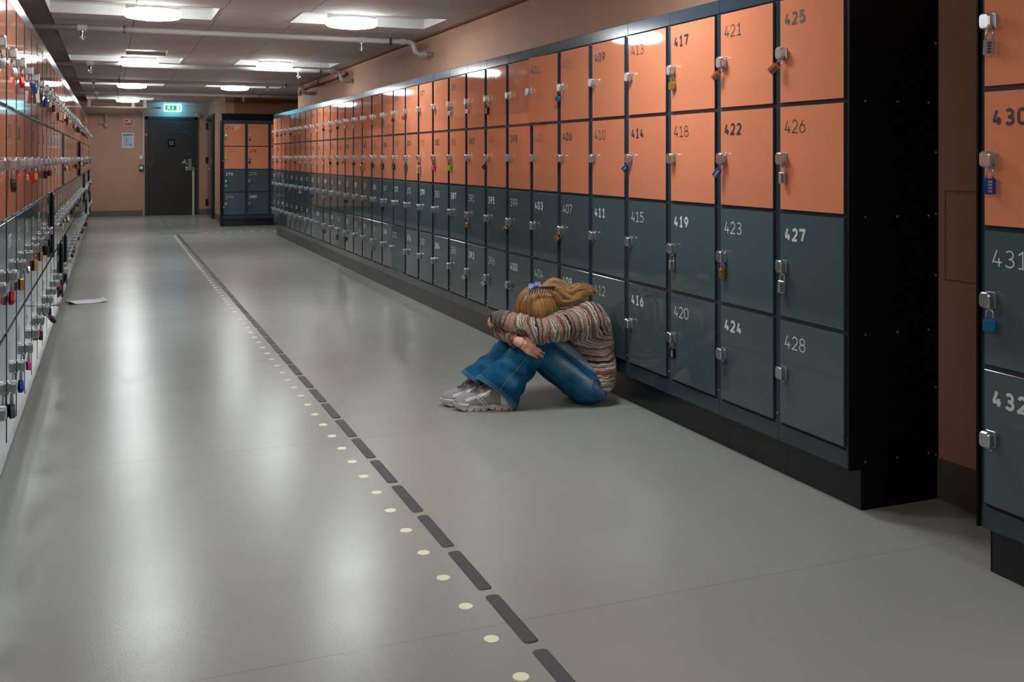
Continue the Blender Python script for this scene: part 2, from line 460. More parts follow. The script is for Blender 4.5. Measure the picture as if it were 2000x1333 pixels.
def f_fascia():
    m = MB(); m.cbox(.0006, .3994, .0095, .02, 1.8225, 1.882, .002); return m
def f_plinth():
    m = MB(); m.box(.0006, .3994, .056, .39, 0, .142); return m
def f_door():
    m = MB(); m.cbox(0, DX1-DX0, 0, .0125, 0, DH, .0016); return m
def f_plate():
    m = MB(); m.prism(rrect(.019, .024, .004), -.004, 0, .001); return m
def rrect(hx, hz, r, n=4, cx=0, cz=0):
    pts = []
    for q, (sx, sz) in enumerate([(1, -1), (1, 1), (-1, 1), (-1, -1)]):
        for i in range(n+1):
            a = math.radians(-90+90*q+90*i/n)
            pts.append((cx+sx*(hx-r)+r*math.cos(a), cz+sz*(hz-r)+r*math.sin(a)))
    return pts
def f_hasp():
    m = MB()
    m.prism(rrect(.0175, .0235, .004), -.004, 0, .0012)
    m.prism(rrect(.0125, .016, .004), -.013, -.004)
    m.prism(rrect(.0190, .0230, .0120, 7), -.030, -.012, .004)
    m.tube([(.006+.006*math.cos(a), -.010, -.026+.006*math.sin(a)) for a in np.linspace(0, 2*PI, 13)[:-1]], .0016, 6, closed=True)
    return m
for k, (fn, mt) in dict(carcass=(f_carcass, M['carcass']), frame=(f_frame, M['frame']), fascia=(f_fascia, M['frame']), plinth=(f_plinth, M['plinth']),
                        door_o=(f_door, M['orange']), door_g=(f_door, M['grey']), hasp=(f_hasp, M['chrome'])).items():
    proto_mesh(k, fn, mt)

for k in ('door_o', 'door_g'):
    proto[k].materials.append(M['frame'])
    for p_ in proto[k].polygons: p_.material_index = 0 if p_.index < 1 else 1
def inst(name, key, parent, loc=(0, 0, 0), rot=None):
    o = bpy.data.objects.new(name, proto[key]); col.objects.link(o); o.parent = parent; o.location = loc
    if rot: o.rotation_euler = rot
    return o

ONES = 'zero one two three four five six seven eight nine ten eleven twelve thirteen fourteen fifteen sixteen seventeen eighteen nineteen'.split()
TEN = 'x x twenty thirty forty fifty sixty seventy eighty ninety'.split()
def words_of(n):
    h, r = divmod(n, 100); t = (ONES[h] + ' ') if h else ''
    if r < 10: return t + ('oh ' if h else '') + ONES[r] if r else t + 'hundred'
    if r < 20: return t + ONES[r]
    return t + TEN[r//10] + ('-' + ONES[r % 10] if r % 10 else '')
ROWW = ['top', 'second', 'third', 'bottom']
HZ = [-.008, -.002, -.004, -.002]
def locker(base, loc, rz, where, group, ajar={}, blank={}, faded=(), fascia=True, zoff=0.0, nonum=False):
    """one column: four doors numbered base .. base+3"""
    root = empty('locker_column', (loc[0], loc[1], 0), rz)
    tag(root, f'four-door locker column numbered from {words_of(base)}, {where}', 'locker', group)
    root['n'] = base
    for k in ('carcass', 'frame'): inst({'carcass': 'body', 'frame': 'door_frame'}[k], k, root, (0, 0, zoff))
    if fascia: inst('top_panel', 'fascia', root, (0, 0, zoff))
    p = inst('plinth', 'plinth', root); 
    if zoff: p.scale = (1, 1, (.142+zoff)/.142)
    for q in range(4):
        n = base+q; z = ZR[q]+.007+zoff
        d = inst('door', 'door_o' if q < 2 else 'door_g', root, (DX1, .001, z))
        ang = ajar.get(n, 0.0)
        # the door pivots on its right-hand edge
        piv = Matrix.Translation((DX1, .001, z)) @ Matrix.Rotation(ang, 4, 'Z') @ Matrix.Translation((DX0-DX1, 0, 0))
        d.matrix_local = piv
        txt = blank.get(n, str(n)); bold = ((n-1)//4+(n-1) % 4) % 2 == 0
        V, F = number_mesh(txt, bold)
        V = [(x+.028, y_-.0005, zz+DH-.052-.0495) for x, y_, zz in V]
        mat = M['num_light'] if q > 1 else (M['num_faded'] if n in faded else M['num_dark'])
        if not nonum: mesh_obj('number', V, F, mat, d)
        inst('hasp', 'hasp', d, (.025, 0, DH/2+HZ[q]))
    return root

# padlocks ---------------------------------------------------------------------------------
def f_shackle():
    m = MB()
    pts = [(.0085, 0, -.026)]+[(.0085*math.cos(a), 0, -.0085+.0085*math.sin(a)) for a in np.linspace(0, PI, 9)]+[(-.0085, 0, -.026)]
    m.tube(pts, .0022, 7); return m
def f_lock_short():
    m = MB(); m.prism(rrect(.015, .0145, .004, 4, 0, -.040), -.0065, .0065, .0015); return m
def f_lock_long():
    m = MB(); m.prism(rrect(.0135, .021, .003, 4, 0, -.046), -.0065, .0065, .0015); return m
def f_lock_round():
    m = MB(); m.prism([(.016*math.sin(a), -.040-.016*math.cos(a)) for a in np.linspace(0, 2*PI, 19)[:-1]], -.0065, .0065, .002); return m
def f_lock_drop():
    m = MB(); m.prism([(.0, -.064), (.010, -.060), (.0135, -.050), (.011, -.036), (.007, -.024), (-.007, -.024), (-.011, -.036), (-.0135, -.050), (-.010, -.060)], -.006, .006, .002); return m
def f_dials():
    m = MB()
    for i in range(4):
        m.prism(rrect(.0052, .0030, .0012, 2, .004, -.034-.0082*i), -.0086, -.0055, .0006)
    return m
SH = {'short': f_lock_short, 'long': f_lock_long, 'round': f_lock_round, 'drop': f_lock_drop}
proto_mesh('shackle', f_shackle, M['chrome'], True)
proto_mesh('dials_d', f_dials, M['dial']); proto_mesh('dials_l', f_dials, M['lock_silver'])
DESC = {'short': 'padlock', 'long': 'combination padlock', 'round': 'round padlock', 'drop': 'drop-shaped padlock'}
def padlock(root, q, colour, shape='short', tilt=0.0, swing=0.0, where='door', size=1.0, group='padlocks on the right-hand lockers', zoff=0.0):
    n = root['n']+q
    bk = f'lock_{shape}_{colour}'
    proto_mesh(bk, SH[shape], M['lock_'+colour])
    zc = ZR[q]+.007+DH/2+HZ[q]+zoff
    L = Matrix.Translation((DX0+.025+.006, -.0115, zc-.027))
    rw = Matrix.Translation(root.location) @ Matrix.Rotation(root.rotation_euler.z, 4, 'Z')
    e = empty('padlock'); e.matrix_world = rw @ L @ Matrix.Rotation(tilt, 4, 'Y') @ Matrix.Rotation(swing, 4, 'X') @ Matrix.Rotation(0.35, 4, 'Z') @ Matrix.Scale(size, 4)
    hang = 'hanging askew' if abs(tilt) > .3 else 'hanging straight'
    tag(e, f'{colour} {DESC[shape]} {hang} on {ROWW[q]}-row door {words_of(n)}', 'padlock', group)
    o = bpy.data.objects.new('lock_body', proto[bk]); col.objects.link(o); o.parent = e
    o = bpy.data.objects.new('shackle', proto['shackle']); col.objects.link(o); o.parent = e
    if shape == 'long':
        o = bpy.data.objects.new('number_dials', proto['dials_l' if colour in ('black', 'blue') else 'dials_d']); col.objects.link(o); o.parent = e
    return e

RX = 2.354; LX = -.345
faded = {373, 386, 378, 402, 397, 381, 361, 365, 362, 277, 274, 405, 389, 393, 394, 370, 354}
blank = {274: ' 74', 389: ' 89'}
ajar_r = {401: .085, 372: .07, 336: .05, 309: .04, 348: .03}
RIGHT = {}
for i in range(33):
    b = 425-4*i
    where = 'in the long right-hand row'
    if i == 0: where = 'at the near end beside the black side panel'
    RIGHT[b] = locker(b, (RX, 3.18+.4*i), -PI/2, where, 'long right-hand row of lockers', ajar_r, blank, faded)
NEAR = {}
for i in range(1):
    b = 429+4*i
    NEAR[b] = locker(b, (RX, 2.222-.4*i), -PI/2, 'in the separate nearest row at the right edge' if i == 0 else 'in the nearest row beyond the right edge', 'nearest row of lockers on the right')
# black end panel with screws on the near end of the long row, and the same on the other visible ends
def end_panel(root, x, far=False):
    p = MB(); p.box(x-.0035, x+.0035, .001, .397, .142, 1.88); p.box(x-.0025, x+.0025, .057, .397, 0, .142)
    o = p.obj('side_panel', M['side'], root)
    sx = x+.0035 if x > .2 else x-.0035; s = 1 if x > .2 else -1
    pos = []
    for z in (.167, .608, 1.015, 1.418, 1.80):
        for yy in (.07, .211, .352): pos.append((yy, z))
    for z in (.157, .40, .80, 1.02, 1.24, 1.63): pos.append((.385, z))
    if 'scr' not in proto:
        mb = MB(); mb.lathe([(.0, .003), (.0035, .0022), (.0045, 0)], 10)
        me = bpy.data.meshes.new('screw'); me.from_pydata([(v[2], v[0], v[1]) for v in mb.v], [], mb.f); me.materials.append(M['screw']); proto['scr'] = me
    for yy, z in pos:
        q = inst('screw', 'scr', root, (sx, yy, z)); 
        if s < 0: q.scale = (-1, 1, 1)
end_panel(RIGHT[425], .4035)
end_panel(NEAR[429], -.0035)
mb = MB().lathe([(.0, .0035), (.003, .0028), (.004, 0)], 10)
me = bpy.data.meshes.new('screw'); me.from_pydata([(v[0], -v[2], v[1]) for v in mb.v], [], mb.f); me.materials.append(M['screw']); proto['scrf'] = me
for b, r in list(RIGHT.items())[:24]: inst('screw', 'scrf', r, (.390, .0115, .245))
# the far bank that faces the camera
FAR = {}
for i in range(5):
    b = 273+4*i
    FAR[b] = locker(b, (1.815+.403*i, 18.2), 0, 'in the far bank facing the camera', 'far bank of lockers', {}, blank, faded, zoff=-.012)
# filler boards: black strip above the far bank
fb = MB().box(1.80, 3.85, 18.202, 18.22, 1.871, 1.985).obj('filler_panel', M['side'])
tag(fb, 'black filler board closing the gap above the far bank of lockers', 'panel')
sp = MB().box(1.803, 1.8145, 18.2, 18.6, 0, 1.868).obj('side_panel', M['side'], None)
sp.parent = FAR[273]; sp.matrix_parent_inverse = Matrix.Translation(-Vector(FAR[273].location))
# left row: numbers run away from the camera and end just before 273
LEFT = []
ajar_l = {}
NL = 45
for i in range(NL):
    b = 273-4*(NL-i)
    yl = 2.78+.4*i+(.16 if i >= 36 else 0)
    x = LX-(.02 if i >= 36 else 0)
    aj = {}
    for (ii, q, a) in ((10, 2, -.055), (13, 3, -.06), (15, 3, -.055), (14, 1, -.03), (24, 1, -.07), (30, 2, -.05), (33, 3, -.05), (39, 2, -.06), (42, 3, -.05)):
        if ii == i: aj[b+q] = -a
    rt = locker(b, (x, yl), PI/2, 'in the left-hand row', 'left-hand row of lockers', aj, zoff=-.018)
    LEFT.append(rt)
    rt['zoff'] = -.018

R = RIGHT
def PR(n, colour, shape='short', tilt=0, swing=0, size=1.0):
    b = (n-1)//4*4+1; rows = R if b in R else (NEAR if b in NEAR else FAR)
    grp = 'padlocks on the right-hand lockers' if b > 296 else 'padlocks on the far bank'
    if b in FAR and b < 297: padlock(FAR[b], n-b, colour, shape, tilt, swing, size=size*1.15, group=grp, zoff=-.012)
    else: padlock(rows[b], n-b, colour, shape, tilt, swing, size=size, group=grp)
T = .85
for a in [(425, 'copper', 'long', T, -.35), (426, 'silver', 'long', .0), (427, 'silver', 'long', .08, 0, 1.1), (421, 'copper', 'long', T, -.3, .9), (422, 'blue', 'long', .6, -.3, .9),
          (423, 'brass', 'long', 0, 0, .95), (417, 'brass', 'short', 0, 0, 1.1), (419, 'silver', 'long', 0, 0, 1.05), (420, 'black', 'long', 0, 0, .95), (414, 'blue', 'long', .9, -.3, .8),
          (405, 'teal', 'round', .6, -.2, 1.1), (407, 'copper', 'short', 1.0, -.3), (399, 'brass', 'long', 1.05, -.4, .9), (393, 'black', 'long', 0, 0, 1.15), (394, 'black', 'round', .5, -.3),
          (396, 'silver', 'short', 1.15, -.4), (389, 'silver', 'short', 0), (391, 'brass', 'short', 0, 0, 1.1), (392, 'silver', 'short', 1.1, -.4), (385, 'silver', 'round', 0), (386, 'green', 'short', 0, 0, 1.25),
          (382, 'pink', 'short', 0, 0, 1.3), (378, 'tan', 'long', 0, 0, 1.5), (373, 'red', 'short', .8, -.3), (374, 'grey', 'long', 0, 0, 1.2), (369, 'dark red', 'short', .4), (370, 'black', 'long', 0, 0, 1.2),
          (365, 'grey', 'long', 0), (366, 'black', 'long', 0, 0, 1.2), (367, 'black', 'round', 0), (361, 'brass', 'short', 0), (362, 'black', 'long', 0, 0, 1.1), (364, 'silver', 'long', 0), (357, 'brass', 'long', 0),
          (358, 'brass', 'short', 0, 0, 1.9), (353, 'silver', 'long', 0), (354, 'black', 'short', 0), (349, 'silver', 'short', 0), (350, 'tan', 'long', 1.0, -.4), (351, 'black', 'round', 0), (352, 'black', 'long', 0),
          (345, 'black', 'short', 0), (346, 'black', 'short', 0), (348, 'black', 'long', 0, 0, 1.3), (341, 'silver', 'long', 0, 0, 1.2), (342, 'black', 'short', 0), (343, 'copper', 'short', .8), (337, 'black', 'short', 0),
          (338, 'tan', 'short', 0), (339, 'silver', 'round', 0, 0, 1.2), (340, 'grey', 'long', 0), (333, 'tan', 'short', 0), (334, 'tan', 'long', 0), (329, 'silver', 'long', 0), (330, 'silver', 'long', 0), (331, 'blue', 'short', 0, 0, 1.3),
          (326, 'silver', 'short', 0), (323, 'tan', 'short', .3), (328, 'silver', 'long', 0), (321, 'silver', 'short', 0), (322, 'silver', 'short', 0), (317, 'silver', 'long', 0), (318, 'black', 'short', 0), (320, 'brass', 'short', 0),
          (313, 'black', 'short', 0), (315, 'brass', 'short', .9), (316, 'silver', 'short', 0), (309, 'black', 'short', 0), (310, 'black', 'short', 0), (305, 'black', 'short', 0), (306, 'silver', 'short', 0), (301, 'black', 'short', 0), (302, 'black', 'short', 0),
          (304, 'silver', 'short', .2), (297, 'silver', 'short', 0), (298, 'silver', 'short', .2), (300, 'silver', 'short', 0),
          (429, 'silver', 'long', .06, 0, 1.05), (430, 'blue', 'long', 0, 0, 1.1), (431, 'teal', 'short', 0, 0, 1.15), 
          (273, 'silver', 'round', 0, 0, .8), (277, 'brass', 'short', 0), (274, 'pink', 'short', 1.0), (278, 'black', 'long', 0), (275, 'green', 'short', 0, 0, 1.2), (279, 'grey', 'long', .6), (276, 'mint', 'short', .8), (280, 'grey', 'long', .7),
          (281, 'silver', 'long', 0), (282, 'silver', 'short', 0), (283, 'grey', 'long', .6), (284, 'silver', 'short', .4)]:
    PR(*a)
def PL(i, q, colour, shape='short', tilt=0, swing=0, size=1.0):
    padlock(LEFT[i], q, colour, shape, tilt, swing, size=size, group='padlocks on the left-hand lockers', zoff=-.018)
left_list = [(2, 0, 'white', 'round', .2, -.1, 1.1), (3, 0, 'white', 'round', .3, -.2, 1.1), (4, 0, 'red', 'drop', .1, -.1, 1.1), (5, 0, 'blue', 'drop', -.6, -.3, 1.3), (6, 0, 'silver', 'long', 0, -.1, 1.4), (7, 0, 'black', 'long', 0, 0, 1.1), (8, 0, 'blue', 'long', 0, 0, 1.1), (9, 0, 'white', 'short', 0),
             (10, 0, 'black', 'long', 0), (12, 0, 'silver', 'long', 0, 0, 1.4), (13, 0, 'copper', 'long', 0, 0, 1.3),
             (3, 1, 'black', 'drop', .1, -.1, 1.2), (5, 1, 'red', 'long', -.7, -.2, 1.1), (6, 1, 'copper', 'short', .1, 0, 1.1), (8, 1, 'black', 'long', 0), (9, 1, 'dark red', 'short', 0, 0, 1.1), (10, 1, 'silver', 'long', -.9, -.3, 1.2),
             (1, 2, 'red', 'drop', 0, 0, 1.2), (3, 2, 'red', 'drop', .1, 0, 1.2), (4, 2, 'brass', 'long', 0, 0, 1.1), (5, 2, 'silver', 'drop', .2, 0, .8), (6, 2, 'brass', 'long', .1, 0, 1.2), (7, 2, 'brass', 'long', 0, 0, 1.1), (8, 2, 'black', 'long', 0, 0, 1.2), (9, 2, 'black', 'long', 0),
             (12, 2, 'tan', 'short', 0), (13, 2, 'pale green', 'long', 0, 0, 1.2), (15, 2, 'white', 'drop', -.4, -.2, 1.1), (16, 2, 'copper', 'long', 0, 0, 1.4), (19, 2, 'black', 'short', 0), (22, 2, 'teal', 'round', 0, -.1, 1.4),
             (3, 3, 'grey', 'drop', -.1, 0, 1.4), (4, 3, 'blue', 'drop', .1, 0, 1.25), (5, 3, 'pink', 'short', 0, 0, 1.25), (7, 3, 'dark red', 'long', 0, 0, 1.1), (8, 3, 'brown', 'drop', -.9, -.5, 1.5), (9, 3, 'black', 'long', 0), (12, 3, 'pink', 'short', 0, 0, 1.2)]
for a in left_list: PL(*a)
rg = random.Random(5)
used = {(a[0], a[1]) for a in left_list}
for i in range(11, NL):
    for q in range(4):
        if (i, q) in used or rg.random() > .42: continue
        PL(i, q, rg.choice(['silver', 'black', 'brass', 'silver', 'copper', 'black', 'grey', 'dark red', 'blue']), rg.choice(['short', 'long', 'long', 'short']), rg.choice([0, 0, 0, .5, -.4]), 0, rg.uniform(.9, 1.2))
# ------------------------------------------------------------------ smooth-union volumes turned into meshes (surface nets)
def A(*p): return np.array(p, np.float32)
class Field:
    def __init__(s, lo, hi, h):
        s.lo = np.array(lo, float); s.h = h; s.n = np.ceil((np.array(hi)-s.lo)/h).astype(int)+1
        s.v = np.full(s.n, 1.0, np.float32)
    def coords(s, sl):
        ax = [(s.lo[k]+s.h*np.arange(sl[k].start, sl[k].stop)).astype(np.float32) for k in range(3)]
        return np.meshgrid(*ax, indexing='ij')
    def sl(s, lo, hi):
        a = np.clip(np.floor((np.array(lo)-s.lo)/s.h).astype(int), 0, s.n); b = np.clip(np.ceil((np.array(hi)-s.lo)/s.h).astype(int)+1, 0, s.n)
        return tuple(slice(int(x), int(y)) for x, y in zip(a, b))
    def add(s, fn, lo, hi, k=0.0, op='u'):
        pad = k+3*s.h; sl = s.sl(np.array(lo)-pad, np.array(hi)+pad)
        if any(q.stop <= q.start for q in sl): return s
        d = fn(*s.coords(sl)); a = s.v[sl]
        if op == 'u':
            if k > 0:
                hh = np.maximum(k-np.abs(a-d), 0)/k; s.v[sl] = np.minimum(a, d)-hh*hh*k*.25
            else: s.v[sl] = np.minimum(a, d)
        elif op == 's': s.v[sl] = np.maximum(a, -d)
        elif op == 'i': s.v[sl] = np.maximum(a, d)
        return s
    def cap(s, a, b, ra, rb=None, k=0.0, op='u'):
        rb = ra if rb is None else rb; a = np.array(a, float); b = np.array(b, float); ba = b-a; L2 = ba.dot(ba)+1e-12; r = max(ra, rb)
        def fn(X, Y, Z):
            t = np.clip(((X-a[0])*ba[0]+(Y-a[1])*ba[1]+(Z-a[2])*ba[2])/L2, 0, 1)
            return np.sqrt((X-a[0]-t*ba[0])**2+(Y-a[1]-t*ba[1])**2+(Z-a[2]-t*ba[2])**2)-(ra+(rb-ra)*t)
        return s.add(fn, np.minimum(a, b)-r, np.maximum(a, b)+r, k, op)
    def ell(s, c, r, k=0.0, op='u', R=None):
        c = np.array(c, float); r = np.array(r, float); R = np.eye(3) if R is None else np.array(R, float); m = r.max()
        def fn(X, Y, Z):
            x, y, z = X-c[0], Y-c[1], Z-c[2]
            q = [(R[0][i]*x+R[1][i]*y+R[2][i]*z) for i in range(3)]
            k0 = np.sqrt(sum((q[i]/r[i])**2 for i in range(3))); k1 = np.sqrt(sum((q[i]/r[i]**2)**2 for i in range(3)))+1e-9
            return k0*(k0-1)/k1
        return s.add(fn, c-m, c+m, k, op)
    def mesh(s, smooth=1):
        v = s.v; n = s.n; ins = v < 0
        c = np.zeros(n-1, np.int8)
        for dx in (0, 1):
            for dy in (0, 1):
                for dz in (0, 1): c += ins[dx:n[0]-1+dx, dy:n[1]-1+dy, dz:n[2]-1+dz]
        I = np.argwhere((c > 0) & (c < 8)); idx = -np.ones(n-1, np.int32); idx[tuple(I.T)] = np.arange(len(I))
        P = np.zeros((len(I), 3)); W = np.zeros(len(I))
        for ax in range(3):
            o1, o2 = [q for q in range(3) if q != ax]
            for u in (0, 1):
                for w_ in (0, 1):
                    a = I.copy(); a[:, o1] += u; a[:, o2] += w_; b = a.copy(); b[:, ax] += 1
                    va = v[tuple(a.T)]; vb = v[tuple(b.T)]; m = (va < 0) != (vb < 0)
                    t = np.where(m, va/np.where(m, va-vb, 1), 0); p = a.astype(float); p[:, ax] += t
                    P[m] += p[m]; W[m] += 1
        P = P/W[:, None]*s.h+s.lo
        F = []
        for ax in range(3):
            o1, o2 = (ax+1) % 3, (ax+2) % 3
            sa = [slice(None)]*3; sb = [slice(None)]*3; sa[ax] = slice(0, -1); sb[ax] = slice(1, None)
            ch = ins[tuple(sa)] != ins[tuple(sb)]; E_ = np.argwhere(ch)
            E_ = E_[(E_[:, o1] > 0) & (E_[:, o2] > 0) & (E_[:, o1] < n[o1]-1) & (E_[:, o2] < n[o2]-1)]
            q = []
            for d1, d2 in ((0, 0), (1, 0), (1, 1), (0, 1)):
                t = E_.copy(); t[:, o1] -= d1; t[:, o2] -= d2; q.append(idx[tuple(t.T)])
            q = np.stack(q, 1); flip = ~ins[tuple(E_.T)]
            q[flip] = q[flip][:, ::-1]; F.append(q)
        F = np.concatenate(F)
        for _ in range(smooth):
            S = np.zeros_like(P); C = np.zeros(len(P))
            for k in range(4):
                j = F[:, (k+1) % 4]; i = F[:, k]
                np.add.at(S, i, P[j]); np.add.at(C, i, 1); np.add.at(S, j, P[i]); np.add.at(C, j, 1)
            P = P*.4+S/np.maximum(C, 1)[:, None]*.6
        return P, F
def field_obj(name, P, F, mat, parent=None, attrs=None, origin=(0, 0, 0), label=None):
    me = bpy.data.meshes.new(name); P = P-np.array(origin)
    me.vertices.add(len(P)); me.vertices.foreach_set('co', P.astype(np.float32).ravel())
    me.loops.add(F.size); me.loops.foreach_set('vertex_index', F.astype(np.int32).ravel())
    me.polygons.add(len(F)); me.polygons.foreach_set('loop_start', (np.arange(len(F))*4).astype(np.int32))
    me.polygons.foreach_set('use_smooth', np.ones(len(F), bool))
    me.update(calc_edges=True); me.validate()
    for k, a in (attrs or {}).items():
        at = me.attributes.new(k, 'FLOAT', 'POINT'); at.data.foreach_set('value', a.astype(np.float32))
    me.materials.append(mat); o = bpy.data.objects.new(name, me); col.objects.link(o)
    if parent: o.parent = parent
    if label: o['label'] = label
    return o
def arc_param(P, pts, rads, s0=0.0, ext=0.0):
    """distance to a polyline of tapered limbs and a smooth arc length along it"""
    s = s0; Ds = []; Ss = []
    for i in range(len(pts)-1):
        a, b = np.array(pts[i]), np.array(pts[i+1]); ba = b-a; L = np.linalg.norm(ba)
        t = (P-a).dot(ba)/L**2; lo = -ext if i == 0 else 0; hi = 1+ext if i == len(pts)-2 else 1
        tc = np.clip(t, lo, hi); Ds.append(np.linalg.norm(P-a-tc[:, None]*ba, axis=1)-(rads[i]+(rads[i+1]-rads[i])*np.clip(tc, 0, 1)))
        Ss.append(s+np.clip(t, -.6, 1.6)*L); s += L
    D = np.stack(Ds); S = np.stack(Ss); W = np.exp(-np.clip(D-D.min(0), 0, 1)/.02); W /= W.sum(0)
    return D.min(0), (W*S).sum(0)

PO = (2.1, 4.55, 0.0)
person = empty('person', PO)
tag(person, 'person with long blond hair in striped knit sweater and jeans, curled up against the lockers', 'person')
# joints (left side is nearer the camera)
hipL, kneeL, ankL = (2.190, 4.475, .104), (1.915, 4.475, .325), (1.748, 4.548, .085)
hipR, kneeR, ankR = (2.200, 4.63, .104), (1.905, 4.635, .320), (1.715, 4.655, .085)
shL, elL, wrL = (2.170, 4.435, .425), (1.900, 4.395, .388), (1.762, 4.560, .437)
shR, elR, wrR = (2.080, 4.680, .395), (1.800, 4.630, .358), (1.800, 4.437, .343)
HC = np.array((1.941, 4.525, .490))      # head centre

# skin material, denim, knit ---------------------------------------------------------------
def skin_mat():
    m, nt, b = new_mat('skin'); L = nt.links
    g_ = N(nt, 'ShaderNodeTexCoord'); n = setin(N(nt, 'ShaderNodeTexNoise'), Scale=30.0, Detail=4.0); L.new(g_.outputs['Object'], n.inputs['Vector'])
    r = ramp(nt, [(0.3, srgb(222, 150, 128)), (0.7, srgb(238, 186, 164))]); L.new(n.outputs['Fac'], r.inputs['Fac'])
    L.new(r.outputs['Color'], b.inputs['Base Color']); b.inputs['Roughness'].default_value = .45
    b.inputs['Subsurface Weight'].default_value = .12; b.inputs['Subsurface Radius'].default_value = (.01, .004, .002)
    return m
def knit_mat():
    m, nt, b = new_mat('knit_wool'); L = nt.links
    at = N(nt, 'ShaderNodeAttribute'); at.attribute_name = 's'; at.attribute_type = 'GEOMETRY'
    tc = N(nt, 'ShaderNodeTexCoord')
    def noise(sc_, det=2.0):
        n = setin(N(nt, 'ShaderNodeTexNoise'), Scale=sc_, Detail=det); L.new(tc.outputs['Object'], n.inputs['Vector']); return n.outputs['Fac']
    def mt(op, a, b_):
        n = N(nt, 'ShaderNodeMath', operation=op)
        for i, x in enumerate((a, b_)):
            if isinstance(x, (int, float)): n.inputs[i].default_value = x
            else: L.new(x, n.inputs[i])
        return n.outputs[0]
    s = mt('ADD', at.outputs['Fac'], mt('MULTIPLY', mt('SUBTRACT', noise(22), .5), .020))
    s = mt('ADD', s, mt('MULTIPLY', mt('SUBTRACT', noise(170), .5), .006))
    fr = mt('FRACT', mt('MULTIPLY', s, 1/.158), 0)
    tan, cream, taupe, rust, dark, pink, white = srgb(172, 142, 118), srgb(206, 190, 168), srgb(142, 122, 106), srgb(142, 88, 68), srgb(48, 42, 42), srgb(190, 152, 134), srgb(226, 214, 198)
    seq = [(0, pink), (.09, pink), (.14, dark), (.175, tan), (.22, pink), (.28, dark), (.345, white), (.39, taupe), (.43, white), (.48, taupe), (.52, rust), (.60, cream), (.635, rust), (.67, white), (.71, taupe), (.745, cream), (.79, taupe), (.82, white), (.86, tan), (.92, dark), (.945, pink)]
    r = ramp(nt, seq, 'CONSTANT'); L.new(fr, r.inputs['Fac'])
    fl = ramp(nt, [(.36, (.36, .33, .31)), (.5, (1, 1, 1)), (.68, (1.45, 1.42, 1.38))]); L.new(noise(230, 3), fl.inputs['Fac'])
    mx = N(nt, 'ShaderNodeMixRGB', blend_type='MULTIPLY'); mx.inputs['Fac'].default_value = .8
    ac = N(nt, 'ShaderNodeAttribute'); ac.attribute_name = 'cuff'
    mc = N(nt, 'ShaderNodeMixRGB'); L.new(ac.outputs['Fac'], mc.inputs['Fac']); L.new(r.outputs['Color'], mc.inputs['Color1']); mc.inputs['Color2'].default_value = srgb(112, 96, 86)
    L.new(mc.outputs['Color'], mx.inputs['Color1']); L.new(fl.outputs['Color'], mx.inputs['Color2'])
    L.new(mx.outputs['Color'], b.inputs['Base Color'])
    b.inputs['Roughness'].default_value = .95; b.inputs['Specular IOR Level'].default_value = .15
    b.inputs['Sheen Weight'].default_value = .25
    wv = mt('SINE', mt('ADD', mt('MULTIPLY', at.outputs['Fac'], 2*PI/.0075), mt('MULTIPLY', noise(120), 5.0)), 0)
    hgt = mt('ADD', mt('MULTIPLY', wv, .5), mt('MULTIPLY', noise(260), 1.6))
    bp = setin(N(nt, 'ShaderNodeBump'), Strength=.9, Distance=.004); L.new(hgt, bp.inputs['Height']); L.new(bp.outputs['Normal'], b.inputs['Normal'])
    return m
